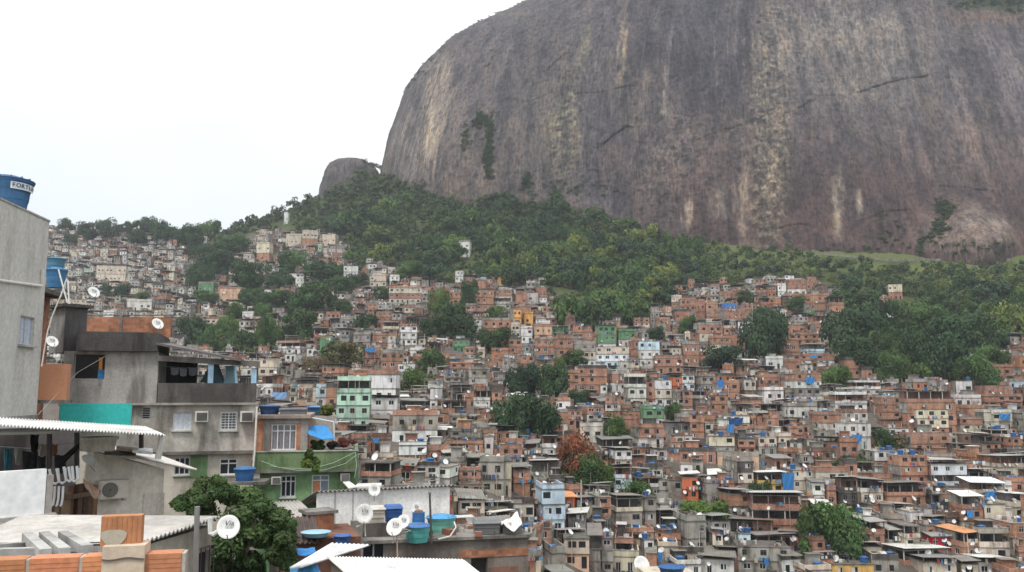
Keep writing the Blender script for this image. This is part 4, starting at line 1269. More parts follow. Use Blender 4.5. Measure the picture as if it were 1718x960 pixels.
# yellow painted numerals on a beige wall
h = next(x for x in specs if x['u0'] == 755 and x['fl'] == 'gc')
board = MB(); q0, q1 = P(766, 713, h['D']-.62), P(783, 702, h['D']-.62); board.box(q0.x, q1.x, q0.y, q0.y+.08, q0.z, q1.z, (.62, .52, .34), 'plaster')
o = board.build('painted_board'); tag(o, 'beige board with yellow painted numerals on a grey house', 'sign')
text_mesh('95', 1.9, 'yellow_paint', o, ((q0.x+q1.x)/2, q0.y-.02, (q0.z+q1.z)/2), (math.pi/2, 0, 0), .02, 0, 'numerals')

# ------------------------------------------------------------------ forest
random.seed(5)
ok = []
for (u, v, r, rp) in cand:
    d_ = D(u, v)
    if any(hd > d_-2 and min(u+rp*1.35, b)-max(u-rp*1.35, a) > 0 and min(v+rp*.15, v1)-max(v-rp*1.6, v0) > 0 for a, b, v0, v1, hd in HOLES): continue
    ok.append((u, v, r, rp))
ok.sort(key=lambda t: -t[3])
NEARW = [('under the cliff base wall', 1300, 430), ('on the grassy strip under the cliff', 1500, 465), ('at the right end of the forest', 1660, 500), ('left of the giant dark tree', 1390, 480),
         ('above the amber house', 880, 420), ('below the diagonal cliff foot', 1060, 450), ('in the centre of the forest', 960, 460), ('under the narrow vine-grown cliff crack', 800, 340), ('below the small rock peak', 590, 360),
         ('beside the white tower on the ridge', 470, 372), ('on the skyline of the far-left ridge', 200, 388), ('above the stacked white house', 690, 430), ('between the far huts and the cliff', 760, 380), ('in the lower middle of the forest', 1020, 510), ('above the brown tower house', 1180, 450)]
NI = 180
for i, (u, v, r, rp) in enumerate(ok[:NI]):
    rng_ = random.random()
    ks = (0, 1, 4, 4, 2, 2, 2) if u > 1180 and v < 500 else ((0, 3, 0, 1) if u < 380 else (0, 0, 1, 1, 3, 2, 4))
    kd = random.choice(ks); pr = random.choice([b for b in PROTO if b[0] == kd])
    w = min(NEARW, key=lambda t: math.hypot(u-t[1], (v-t[2])*1.6))[0]
    hh = rp*random.uniform(.58, .95)
    tree(u, v-hh*.6, rp*1.12, hh, pr, KINDS_T[kd][1]+' tree '+w, 'trees of the forest under the cliff')
V_, C_ = [], []
rest = ok[NI:]
# shrubs and smaller crowns that fill the gaps
for _ in range(2600):
    u = random.uniform(-40, 1790); v = random.uniform(272, 650)
    if v < (pl(RIDGE, u)+1 if u < 642 else pl(BASEL, u)-3): continue
    if not in_forest(u, v): continue
    r = random.uniform(1.6, 3.0)
    if 412 < u < 575 and 392 < v < 440: r *= .6
    rest.append((u, v, r, r*F/D(u, v)))
rng = np.random.default_rng(3)
base_sh = [leaf_cloud(np.random.default_rng(40+k), crown_blobs(np.random.default_rng(60+k), 1, .55, 6, .8), 34, .17, (1, 1, 1)) for k in range(6)]
for (u, v, r, rp) in rest:
    d_ = D(u, v)
    if any(hd > d_-2 and min(u+rp*1.1, b)-max(u-rp*1.1, a) > 0 and min(v+2, v1)-max(v-rp*1.6, v0) > 0 for a, b, v0, v1, hd in HOLES): continue
    if r < 3.1 and u > 1180 and 405 < v < 482 and fbm(u/60, v/15, .5, 2) > -.1 and random.random() < .8: continue
    v_, f_, c_ = base_sh[random.randrange(6)]; a = random.random()*6.28; ca, sa = math.cos(a), math.sin(a)
    w = v_ @ np.array([[ca, sa, 0], [-sa, ca, 0], [0, 0, random.uniform(.8, 1.5)]])*r
    V_.append(w+np.array(P(u, v, d_))); t = np.array(random.choice(((.04, .066, .024), (.055, .085, .028), (.034, .055, .026), (.08, .105, .035))))*(1.25 if u > 1180 and v < 500 else 1)
    C_.append(c_*t)
V_ = np.concatenate(V_); C_ = np.concatenate(C_)
o = link('forest_undergrowth', np_mesh('forest_undergrowth', V_, np.arange(len(V_)).reshape(-1, 4), C_, 'leaf')); tag(o, 'dense green shrubs and small crowns filling the forest under the cliff', 'undergrowth', None, 'stuff')
# plants rooted on the cliff
V_, C_ = [], []
pts = [(808+random.gauss(0, 7), 203+random.gauss(0, 7), 3.4) for _ in range(40)]+[(820+3*math.sin(t*7)+random.gauss(0, 3.0), 205+t*95, 3.2-1.0*t) for t in np.linspace(0, 1, 100)]+[(822, 290, 2)]
pts += [(783+random.gauss(0, 5), 236+random.gauss(0, 12), 2.4) for _ in range(26)]+[(826+random.gauss(0, 2), 95+random.gauss(0, 8), 1.2) for _ in range(8)]
pts += [(random.uniform(1590, 1718), 2+random.gauss(0, 6), 2.6) for _ in range(70)]+[(random.uniform(1690, 1718), 18+random.gauss(0, 4), 2) for _ in range(14)]
pts += [(1540+k*2.2+random.gauss(0, 4), 425-k*2.8+random.gauss(0, 4), 2.8) for k in range(24)]+[(1588+random.gauss(0, 9), 352+random.gauss(0, 9), 2.8) for _ in range(40)]+[(1575+random.gauss(0, 6), 385+random.gauss(0, 8), 2.6) for _ in range(20)]
pts += [(random.uniform(860, 1060), 318+random.gauss(0, 8), 2.2) for _ in range(34)]+[(883+random.gauss(0, 5), 305+random.gauss(0, 8), 3) for _ in range(16)]
pts += [(random.uniform(1370, 1700), 418+random.gauss(0, 6), 2.4) for _ in range(40)]+[(random.uniform(700, 890), -8+abs(random.gauss(0, 5))+(890-random.uniform(700, 890))*0, 1.6) for _ in range(0)]
pts += [(1500+random.gauss(0, 20), 395+random.gauss(0, 12), 2.2) for _ in range(18)]
for (u, v, r) in pts:
    p, nn = rock_at(u, v); v_, f_, c_ = base_sh[random.randrange(6)]
    V_.append(v_*r*random.uniform(.6, 1.1)+np.array(p-Vector((0, 0, .3*r)))); t = np.array(random.choice(((.04, .075, .03), (.05, .085, .035), (.035, .06, .03)))); C_.append(c_*t)
for k in range(46):
    u = random.uniform(596, 644); v_, f_, c_ = base_sh[random.randrange(6)]; V_.append(v_*random.uniform(1.2, 2.6)+np.array(P(u, 268+max(0, u-612)*.32+random.uniform(2, 10), 815+random.uniform(-6, 10)))); C_.append(c_*np.array((.05, .07, .03)))
# brow of grass and bushes along the skyline of the dome
for k in range(240):
    kz, kp = random.randrange(int(len(zz)*.62), len(zz)-6), random.randrange(45, 130); p = Vector(RV[kz, kp])
    v_, f_, c_ = base_sh[random.randrange(6)]; V_.append(v_*random.uniform(.6, 1.7)+np.array(p)); C_.append(c_*np.array((.08, .085, .04)))
V_ = np.concatenate(V_); C_ = np.concatenate(C_)
o = link('cliff_plants', np_mesh('cliff_plants', V_, np.arange(len(V_)).reshape(-1, 4), C_, 'leaf')); tag(o, 'green plants rooted in the cracks and ledges of the cliff', 'plants', None, 'stuff')
# scrub on the grassy gap and between the houses
V_, C_ = [], []
for k in range(1500):
    if k >= 260:
        t = random.choice(TREEPOS); u, v = t[0]+random.gauss(0, t[2]*1.05), t[1]+random.gauss(2, t[2]*.38)
        if u > 800 and random.random() < .55: continue
        if any(p[0] < u < p[1] and p[2] < v-6 < p[3] and p[4] > D(u, v) for p in PROT[len(TREES)+len(PATCH):]): continue
    elif k < 110: u, v = random.uniform(1364, 1464), random.uniform(770, 802); 
    else:
        u, v = random.choice(((1040, 722), (1225, 735), (830, 625), (570, 690), (1350, 540), (700, 470), (470, 470), (600, 505), (860, 600), (1180, 620), (1430, 600), (440, 600), (560, 640), (1190, 520), (900, 505))); u += random.gauss(0, 22); v += random.gauss(0, 9)
    v_, f_, c_ = base_sh[random.randrange(6)]; r = random.uniform(.5, 1.3) if k < 260 else random.uniform(1.2, 2.9)
    if in_forest(u, v): continue
    V_.append(v_*r+np.array(G(u, v))); C_.append(c_*np.array(random.choice(((.05, .085, .025), (.08, .10, .035), (.10, .09, .045)))))
V_ = np.concatenate(V_); C_ = np.concatenate(C_)
o = link('hillside_scrub', np_mesh('hillside_scrub', V_, np.arange(len(V_)).reshape(-1, 4), C_, 'leaf')); tag(o, 'green scrub and small bushy crowns in the gaps between the houses', 'scrub', None, 'stuff')
# the pale retaining wall along the cliff foot
for pts, lab in (([(1208, 411), (1335, 409), (1352, 418), (1385, 428), (1490, 438), (1600, 437), (1698, 437)], 'low pale concrete wall running along the foot of the cliff at right'),
                 ([(1096, 367), (1112, 384), (1130, 405)], 'short pale concrete wall descending the diagonal foot of the cliff')):
    mb = MB(); q = []
    for u, v in pts:
        k = G(u, v); q.append(k)
    for a, b in zip(q[:-1], q[1:]):
        n = Vector((0, 1, 0)); mb.hexa([a-Vector((0, 0, 2)), b-Vector((0, 0, 2)), b+n*.5-Vector((0, 0, 2)), a+n*.5-Vector((0, 0, 2))], [a+Vector((0, 0, 1.3)), b+Vector((0, 0, 1.3)), b+n*.5+Vector((0, 0, 1.3)), a+n*.5+Vector((0, 0, 1.3))], (.22, .205, .185), 'concrete')
    tag(mb.build('retaining_wall'), lab, 'wall')
# utility posts on the slope
for i, (u, v0, v1, lab) in enumerate(((1262, 509, 545, 'pale lamp post among trees on the upper slope'), (975, 805, 880, 'thin pale mast beside the light blue tower house'), (945, 720, 790, 'slim grey pole left of the rust red tree'), (1230, 790, 830, 'leaning grey utility pole beside the black-stained house'),
                                      (1096, 520, 548, 'thin mast on the roofs under the forest'), (712, 560, 600, 'slim pole beside the dark knot of trees'), (1452, 700, 760, 'thin grey pole beside the white house with blue tarp'))):
    d_ = D(u, v1)-2; a, b = P(u, v1+8, d_), P(u-2 if 'lean' in lab else u, v0, d_); mb = MB(); mb.tube([a, b], .09, (.42, .41, .39), 'paint', 6)
    if 'lean' in lab: mb.box(b.x-.9, b.x+.9, b.y-.06, b.y+.06, b.z-.5, b.z-.38, (.25, .22, .2), 'wood')
    tag(mb.build('utility_pole'), lab, 'pole', 'poles on the slope')
# ------------------------------------------------------------------ the near houses, measured on their own facade planes
class Fac:
    """facade plane between two picture columns at known depths; x runs along it, y into the house, z up"""
    def __init__(s, name, u0, Y0, u1, Y1, base, label, cat='house', group=None):
        a, b = P(u0, 655, Y0), P(u1, 655, Y1); s.A = Vector((a.x, a.y, base)); s.d = Vector((b.x-a.x, b.y-a.y, 0)); s.L = s.d.length; s.d.normalize()
        s.n = Vector((-s.d.y, s.d.x, 0)); s.base = base
        s.o = thing(name, s.A, math.atan2(s.d.y, s.d.x), label, cat, group)
    def q(s, u, v, y=0):
        """picture point -> local x, z on the plane lying y behind the facade"""
        a = (u-859)/F; b = (480-v)/F; r = Vector((a, CT-b*ST, ST+b*CT)); o = s.A+s.n*y
        k = (o.x*s.n.x+o.y*s.n.y)/(r.x*s.n.x+r.y*s.n.y); p = r*k
        return (p-s.A).dot(s.d), p.z-s.base
    def r(s, u0, v0, u1, v1, y=0):
        vm, um = (v0+v1)/2, (u0+u1)/2
        return s.q(u0, vm, y)[0], s.q(u1, vm, y)[0], s.q(um, v1, y)[1], s.q(um, v0, y)[1]
    def w(s, x, y, z): return s.A+s.d*x+s.n*y+Vector((0, 0, z))
    def block(s, name, x0, x1, y0, y1, z0, z1, col, mat, holes=(), dep=.16, parent=None, back=None, mb=None):
        m_ = mb or MB(); hs = [(a-x0, b-x0, c-z0, d-z0) for a, b, c, d in holes]
        wall_face(m_, (x0, y0, z0), (1, 0, 0), x1-x0, z1-z0, hs, (0, 1, 0), dep, col, mat, back)
        for p in ([(x1, y0, z0), (x1, y1, z0), (x1, y1, z1), (x1, y0, z1)], [(x0, y1, z0), (x0, y0, z0), (x0, y0, z1), (x0, y1, z1)], [(x1, y1, z0), (x0, y1, z0), (x0, y1, z1), (x1, y1, z1)],
                  [(x0, y0, z1), (x1, y0, z1), (x1, y1, z1), (x0, y1, z1)]): m_.poly(p, col, mat)
        return m_ if mb else m_.build(name, parent or s.o)
    def window(s, rect, y, cols, fr=(.6, .6, .6), rows=(), t=.05, grille=0, curtain=None, pane=(.03, .035, .04), sill=True, name='window'):
        x0, x1, z0, z1 = rect; f = MB(); w = t
        for a in ((x0, x0+w, z0, z1), (x1-w, x1, z0, z1), (x0+w, x1-w, z0, z0+w), (x0+w, x1-w, z1-w, z1)): f.box(a[0], a[1], y-.05, y, a[2], a[3], fr, 'paint')
        for k in range(1, cols): xx = x0+(x1-x0)*k/cols; f.box(xx-w/2, xx+w/2, y-.045, y, z0+w, z1-w, fr, 'paint')
        for q in rows: zz_ = z0+(z1-z0)*q; f.box(x0+w, x1-w, y-.04, y-.003, zz_-w/2, zz_+w/2, fr, 'paint')
        for k in range(grille): zz_ = z0+(z1-z0)*(k+.5)/grille; f.box(x0+w, x1-w, y-.07, y-.052, zz_-.012, zz_+.012, (.7, .7, .68), 'paint')
        if grille:
            for k in range(5): xx = x0+(x1-x0)*(k+.5)/5; f.box(xx-.01, xx+.01, y-.085, y-.071, z0, z1, (.7, .7, .68), 'paint')
        fo = f.build(name, s.o)
        p_ = MB(); p_.box(x0+w*.5, x1-w*.5, y+.001, y+.015, z0+w*.5, z1-w*.5, pane, 'glass'); p_.build('pane', fo)
        if curtain:
            c_ = MB(); n = 26
            for k in range(n):
                a, b = x0+w+(x1-x0-2*w)*k/n, x0+w+(x1-x0-2*w)*(k+1)/n
                ya, yb = y-.012-.006*math.sin(k*1.9), y-.012-.006*math.sin(k*1.9+1.9); c_.poly([(a, ya, z0+w), (b, yb, z0+w), (b, yb, z1-w), (a, ya, z1-w)], jit(curtain, .12), 'cloth')
            c_.build('curtain', fo)
        if sill:
            m_ = MB(); m_.box(x0-.06, x1+.06, y-.24, y-.06, z0-.07, z0-.005, (.5, .49, .46), 'plaster'); m_.build('sill', fo)
        return fo
def air_conditioner(mat4, w, h, d, label, split=False, col=(.62, .60, .54)):
    o = link('air_conditioner', None); o.matrix_world = mat4; tag(o, label, 'air conditioner')
    c = MB(); c.box(-w/2, w/2, 0, d, 0, h, col, 'plastic')
    if split:
        c.box(-w/2+.02, w/2-.02, -.012, -.001, .02, h-.02, jit(col, .04), 'plastic')
    c.build('casing', o); g_ = MB()
    if split:
        M = Matrix.Translation((-w*.16, -.014, h*.5)) @ Matrix.Rotation(math.pi/2, 4, 'X')
        g_.lathe([(h*.40, 0), (h*.40, .01), (h*.36, .02), (h*.06, .022)], 24, (.10, .095, .09), 'plastic', M)
        for k in range(7):
            rr = h*(.08+.045*k); pts = [(-w*.16+rr*math.cos(a), -.04, h*.5+rr*math.sin(a)) for a in np.linspace(0, 6.283, 20)]; g_.tube(pts, .004, (.45, .44, .4), 'metal', 4)
        g_.build('fan_grille', o); f = MB()
        for k in (-1, 1): f.box(w*.36*k-.03, w*.36*k+.03, .0, d, -.06, -.001, (.3, .3, .3), 'metal')
        f.build('foot', o)
    else:
        g_.box(-w*.36, w*.44, -.012, -.001, h*.1, h*.86, (.07, .07, .065), 'plastic')
        for k in range(7): z = h*(.14+.1*k); g_.box(-w*.36, w*.44, -.03, -.013, z, z+.012, (.3, .29, .27), 'plastic')
        g_.build('grille', o)
    return o
def near_dish(u, v, Y, rpx, yaw, tilt, label, via=True, post=True):
    c = P(u, v, Y); r = rpx*Y/F; o = thing('satellite_dish', c, 0, label, 'satellite dish'); o.rotation_euler = (tilt, 0, yaw)
    d, a, p = dish_mbs(r); d_ = d.build('reflector', o, True); a.build('feed_arm', o)
    if post: p.build('bracket', o)
    if via:
        text_mesh('Via', r*.62, 'black_paint', d_, (.02*r, .02*r, r*.30), (math.pi/2, 0, 0), .003, .3)
        k = MB(); k.box(-.28*r, .34*r, .07*r, .075*r, -.02*r, .05*r, (.35, .35, .35), 'paint'); k.build('small_print', d_)
    return o
def near_tank(u, v0, v1, Y, rpx, label, body=BLUE, lid=BLUE, txt=None, band=False):
    b0 = P(u, v1, Y); top = P(u, v0, Y); r = rpx*Y/F; o = thing('water_tank', b0, 0, label, 'water tank'); hgt = (top.z-b0.z)/1.1
    b, l = tank_mbs(r/1.06, hgt, body, lid); b.build('body', o, False); l.build('lid', o)
    if txt: pass
    return o, r, hgt

# --- tall raw-plaster house at the left edge
f = Fac('plastered_house', -20, 25.0, 64, 28.3, -17, 'tall grey raw plaster house with one window, cut off by the left edge')
H = f.q(42, 354)[1]; wr = f.r(33, 531, 57, 579)
f.block('wall', -6, f.L, 0, 6.5, 0, H, (.53, .515, .48), 'render', [wr], .12)
f.window(wr, .10, 2, (.5, .5, .5), t=.04, pane=(.10, .13, .17), curtain=(.42, .46, .55))
m_ = MB(); m_.box(-6, f.L+.003, -.03, .14, H, H+.06, (.38, .36, .33), 'concrete'); m_.build('coping', f.o)
p0, p1, p2 = f.q(-60, 463), f.q(67, 480), f.q(68, 452); m_ = MB(); m_.tube([(p0[0], -.07, p0[1]), (p1[0], -.07, p1[1]), (p2[0], -.07, p2[1])], .045, (.72, .71, .67), 'paint', 8); m_.build('drain_pipe', f.o)
m_ = MB(); m_.box(-6.1, f.L+.02, -.04, -.001, f.q(30, 698)[1]-.14, f.q(30, 698)[1], (.3, .29, .27), 'concrete'); m_.build('floor_slab', f.o)
o, r, hgt = near_tank(9, 297, 353, 27.0, 42, 'big blue plastic water tank with white lettering on the left plastered house', (.045, .13, .27), (.04, .11, .24))
b_ = next(c for c in o.children if c.name.startswith('body'))
for k, ch in enumerate('FORTLEV'):
    a = R(-45+k*11.2); rr = r*.945; z = hgt*.70
    if k == 0:
        sl = MB(); n = 16
        for q in range(n):
            a0, a1 = R(-52)+R(84)*q/n, R(-52)+R(84)*(q+1)/n; r_ = r*.93
            sl.poly([(r_*math.cos(t), r_*math.sin(t), zz_) for t, zz_ in ((a0, z-.10), (a1, z-.10), (a1, z+.13), (a0, z+.13))], (.62, .66, .7), 'paint')
        sl.build('label_band', o)
    text_mesh(ch, .19, 'navy_paint', o, (rr*math.cos(a), rr*math.sin(a), z+.015), (math.pi/2, 0, a+math.pi/2), .004)

# --- brick house between the plastered and the grey house
f = Fac('brick_house', 40, 40, 145, 40.5, -17, 'narrow bare brick house with a terracotta box balcony behind the left plastered house')
zt = f.q(90, 483)[1]; x1 = f.q(22, 500)[0]; x0 = f.q(-60, 500)[0]
f.block('wall', x0, x1, 0, 5, 0, zt, (.36, .17, .105), 'brick')
m_ = MB(); m_.box(x0-.1, x1+.75, -.15, 5.3, zt, zt+.22, (.12, .11, .105), 'concrete'); m_.build('roof_slab', f.o)
bx = f.r(60, 611, 117, 671, 2.4); m_ = MB(); m_.box(x1+.003, bx[1], 2, 2.5, bx[2], bx[3], (.50, .245, .14), 'clay'); m_.box(x1+.003, bx[1]+.1, 1.9, 2.6, bx[2]-.16, bx[2]-.003, (.25, .22, .2), 'concrete'); m_.build('balcony', f.o)
near_tank(93, 449, 483, 44.2, 17.5, 'blue water tank on the dark roof slab of the narrow brick house', (.05, .17, .33), (.05, .17, .33))
near_tank(92, 432, 453, 47, 17, 'faded blue water tank rising behind the one on the narrow brick house', (.10, .24, .36), (.10, .24, .36))
for i, (a, b, lab) in enumerate((((98, 452), (113, 508), 'white aerial pole leaning right over the brick house roof'), ((112, 468), (101, 500), 'white aerial pole leaning left, crossing its neighbour'), ((114, 470), (116, 510), 'short white upright pole beside the crossed aerials'))):
    m_ = MB(); m_.tube([P(a[0], a[1], 39.5), P(b[0], b[1], 39.5)], .035, (.7, .69, .66), 'paint', 6); tag(m_.build('aerial_pole'), lab, 'pole')
m_ = MB(); m_.tube([P(101, 498, 39.4), P(88, 530, 39.4), P(80, 556, 39.4), P(74, 590, 39.4), P(70, 615, 39.4)], .03, (.66, .62, .55), 'paint', 6); tag(m_.build('cable'), 'thick pale cable hanging down the front of the narrow brick house', 'cable')

# --- grey stained house with roof terrace
f = Fac('stained_house', 118, 45.3, 430, 48, -17.5, 'grey mould-stained house with a roofed terrace, pale blue posts and two wall air conditioners', group=None)
GY = (.35, .335, .315); BK = (.085, .08, .078); PLW = (.56, .53, .475)
z_led = f.q(280, 676)[1]; z_led2 = f.q(340, 757)[1]; xL = f.q(104, 650)[0]; xM = f.q(265, 620)[0]; xR = f.q(430, 650)[0]; z_up = f.q(200, 590)[1]
w1 = f.r(124, 594, 176, 636)
f.block('upper_wall', xL, xM, 0, 6, z_led+.001, z_up, GY, 'concrete', [w1], .3)
fo = f.window(w1, .28, 1, (.35, .33, .3), t=.03, pane=(.018, .018, .02))
m_ = MB(); a = f.r(166, 600, 172, 620, .2); m_.box(a[0], a[1], .2, .26, a[2], a[3], (.6, .25, .06), 'cloth'); b = f.r(164, 620, 175, 636, .2); m_.box(b[0], b[1], .2, .26, b[2], b[3]-.01, (.05, .2, .42), 'cloth'); m_.build('curtain', fo)
pz = f.r(128, 557, 266, 589, -.35); m_ = MB(); m_.box(pz[0], pz[1], -.35, 6.1, pz[2], pz[3], BK, 'concrete'); m_.build('roof_parapet', f.o)
wl = f.r(104, 680, 430, 757); hol = [f.r(238, 684, 252, 703), f.r(290, 692, 321, 722), f.r(369, 691, 398, 722)]
f.block('lower_wall', f.q(100, 715)[0], xR, .0, 6, z_led2, z_led-.12, PLW, 'concrete', hol, .14)
m_ = MB(); m_.box(f.q(100, 675)[0], xR+.15, -.28, 6, z_led-.12, z_led, (.40, .37, .33), 'concrete'); m_.box(f.q(100, 675)[0], xR+.05, -.22, 5.9, z_led2-.16, z_led2-.003, (.2, .18, .165), 'concrete'); m_.build('floor_slab', f.o)
f.window(hol[0], .10, 1, (.35, .34, .33), rows=(.2, .4, .6, .8), t=.035, sill=False); f.window(hol[1], .10, 2, (.6, .6, .58), t=.045, curtain=(.55, .58, .64)); f.window(hol[2], .10, 2, (.68, .68, .66), t=.05, grille=7, pane=(.10, .11, .13))
for u, lab in ((338, 'window air conditioner beside the curtained window of the stained house'), (414, 'window air conditioner at the right corner of the stained house')):
    a = f.r(u-11, 690, u+11, 708, -.45); M = Matrix.Translation(f.w((a[0]+a[1])/2, -.45, a[2])) @ Matrix.Rotation(f.o.rotation_euler.z, 4, 'Z'); air_conditioner(M, a[1]-a[0], a[3]-a[2], .6, lab)
lo = [f.r(368, 770, 398, 797), f.r(292, 768, 318, 797)]; f.block('ground_wall', f.q(262, 790)[0], xR-.1, .12, 5.8, 0, z_led2-.17, (.56, .52, .44), 'plaster', lo, .12)
gp = f.r(292, 764, 348, 802, .1); m_ = MB(); m_.box(gp[0], gp[1], .085, .117, gp[2], lo[1][2]-.02, (.2, .33, .16), 'plaster'); m_.box(lo[1][1]+.02, gp[1], .085, .117, lo[1][2]-.017, gp[3], (.2, .33, .16), 'plaster'); m_.build('green_panel', f.o)
f.window(lo[0], .22, 2, (.7, .7, .7), rows=(.7,), t=.06); f.window(lo[1], .22, 3, (.5, .5, .5), t=.05)
# terrace
tp = f.r(265, 643, 430, 675); m_ = MB(); m_.box(tp[0], xR, -.12, .06, z_led+.003, tp[3], (.12, .112, .105), 'concrete'); m_.box(xR-.18, xR, .061, 5.6, z_led+.003, tp[3], (.12, .112, .105), 'concrete'); m_.build('terrace_parapet', f.o)
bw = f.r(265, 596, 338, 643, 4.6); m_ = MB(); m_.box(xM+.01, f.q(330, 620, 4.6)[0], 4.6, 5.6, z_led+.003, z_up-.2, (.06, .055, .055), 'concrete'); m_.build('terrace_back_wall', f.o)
ra, rb, rc = f.q(264, 576), f.q(404, 604), f.q(436, 609); m_ = MB()
q = Vector((0, 0, .12)); b4 = [Vector((ra[0], -.7, ra[1]-.12)), Vector((rb[0], -.7, rb[1]-.10)), Vector((rb[0], 5.8, rb[1]+.1)), Vector((ra[0], 5.8, ra[1]+.25))]
m_.hexa(b4, [p+q for p in b4], (.13, .12, .115), 'sheet'); m_.build('terrace_roof', f.o)
fa, fb = f.q(264, 597), f.q(436, 611); m_ = MB(); b4 = [Vector((fa[0]+.01, -.25, fa[1]-.28)), Vector((fb[0], -.25, fb[1]-.16)), Vector((fb[0], .0, fb[1]-.16)), Vector((fa[0]+.01, 0, fa[1]-.28))]
m_.hexa(b4, [p+Vector((0, 0, .3)) for p in b4], (.17, .155, .145), 'concrete'); m_.build('terrace_beam', f.o)
for u in (353.5, 426):
    a = f.r(u-4.5, 606, u+4.5, 643, -.1); m_ = MB(); m_.box(a[0], a[1], -.1, .16, tp[3]+.002, f.q(u, 597+(u-265)*.085)[1]-.29+.12*(u < 400), (.42, .62, .78), 'plaster'); m_.build('post', f.o)
for i, (u0, u1, v0, v1, c, y) in enumerate(((286, 300, 616, 628, (.45, .46, .5), 2), (301, 314, 617, 630, (.5, .5, .52), 2), (316, 330, 616, 629, (.4, .43, .5), 2))):
    a, b, c_, d_ = [f.w(*((lambda t: (t[0], y, t[1]))(f.q(u, v, y)))) for u, v in ((u0, v0), (u1, v0+1), (u1-1, v1), (u0+1, v1))]
    tag(sag_sheet(a, b, c_, d_, .06, c, 'cloth').build('hung_cloth'), ('pale cloth on the terrace line, left of three', 'pale cloth on the terrace line, middle of three', 'bluish cloth on the terrace line, right of three')[i], 'laundry', 'laundry on the stained house terrace')
m_ = MB(); a, b = f.q(268, 614, 2), f.q(350, 617, 2); m_.tube([f.w(a[0], 2, a[1]), f.w((a[0]+b[0])/2, 2, (a[1]+b[1])/2-.06), f.w(b[0], 2, b[1])], .012, (.5, .5, .5), 'paint', 4); tag(m_.build('clothes_line'), 'thin clothes line across the stained house terrace', 'line')
a, b, c_, d_ = [f.w(*((lambda t: (t[0], y, t[1]))(f.q(u, v, y)))) for u, v, y in ((357, 608, .3), (366, 606, 2.5), (378, 642, 2.2), (336, 641, .4))]
tag(sag_sheet(a, b, c_, d_, .1, (.07, .11, .13), 'cloth').build('awning_cloth'), 'dark blue-green slanting cloth behind the first pale blue terrace post', 'cloth')
a = f.q(387, 643, 2.2); k = thing('garden_fountain', f.w(a[0], 2.2, z_led+.003), 0, 'pale blue tapering chimney of a terrace barbecue between the blue posts', 'barbecue'); k.name = 'barbecue_chimney'
s_ = (a[1]-z_led); m_ = MB(); hw = .32; m_.hexa([(-hw*1.5, -.3, 0), (hw*1.5, -.3, 0), (hw*1.5, .3, 0), (-hw*1.5, .3, 0)], [(-hw*.75, -.18, s_+.75), (hw*.75, -.18, s_+.75), (hw*.75, .18, s_+.75), (-hw*.75, .18, s_+.75)], (.42, .62, .72), 'plaster'); m_.build('hood', k)
m_ = MB(); m_.box(-hw*.8, hw*.8, -.2, .2, s_+.753, s_+1.0, (.42, .62, .72), 'plaster'); m_.build('flue', k)
# stair tower, brick wall behind
t = Fac('stair_tower', 102, 45.7, 139, 46.6, P(118, 592, 46).z, 'dark grey stair tower with an overhanging slab beside the stained house', 'stair tower')
zt = t.q(126, 516)[1]; t.block('wall', 0, t.L, 0, 1.75, 0, zt, (.105, .10, .10), 'concrete')
m_ = MB(); m_.box(-.25, t.L+.22, -.25, 1.95, zt, zt+.16, (.09, .085, .08), 'concrete'); m_.build('cap_slab', t.o)
m_ = MB(); m_.box(-.012, -.002, .02, 1.73, 0, zt-.01, (.27, .26, .25), 'concrete'); m_.build('lit_side', t.o)  # thin paler skin: the left face's brighter light is put into its colour
t = Fac('brick_wall', 140, 55, 286, 55.3, -3, 'bare brick parapet wall with a concrete pillar standing behind the dark roof parapet', 'wall')
a = t.r(140, 532, 286, 566); t.block('panel', a[0], a[1], 0, .2, a[2], a[3], (.44, .20, .12), 'brick'); x = t.q(203, 545)[0]; m_ = MB(); m_.box(x-.1, x+.1, -.03, .23, a[2], a[3]+.1, (.3, .28, .26), 'concrete'); m_.build('pillar', t.o)
m_ = MB(); m_.box(a[0], a[1], -.03, .23, a[3]+.101, a[3]+.16, (.33, .31, .28), 'concrete'); m_.build('coping', t.o)
near_dish(158, 490, 46.6, 10.5, R(50), R(-30), 'white satellite dish on an arm above the stair tower'); near_dish(265, 543, 49, 10.5, R(48), R(-30), 'white satellite dish in front of the brick parapet wall'); near_dish(88, 573, 39, 10.5, R(50), R(-30), 'white satellite dish on the front of the narrow brick house')
# turquoise screen
t = Fac('turquoise_screen', 99, 44.5, 220, 45.5, -3, 'flat turquoise panel hung under the floor slab of the stained house', 'panel'); a = t.r(100, 677, 220, 724); t.block('sheet', a[0], a[1], 0, .05, a[2], a[3], (.04, .50, .47), 'paint')
m_ = MB(); m_.box(a[0]-.03, a[0]-.002, -.03, .08, a[2], a[3]+.02, (.3, .3, .3), 'metal'); m_.box(a[1]+.002, a[1]+.03, -.03, .08, a[2], a[3]+.02, (.3, .3, .3), 'metal'); m_.build('frame', t.o)

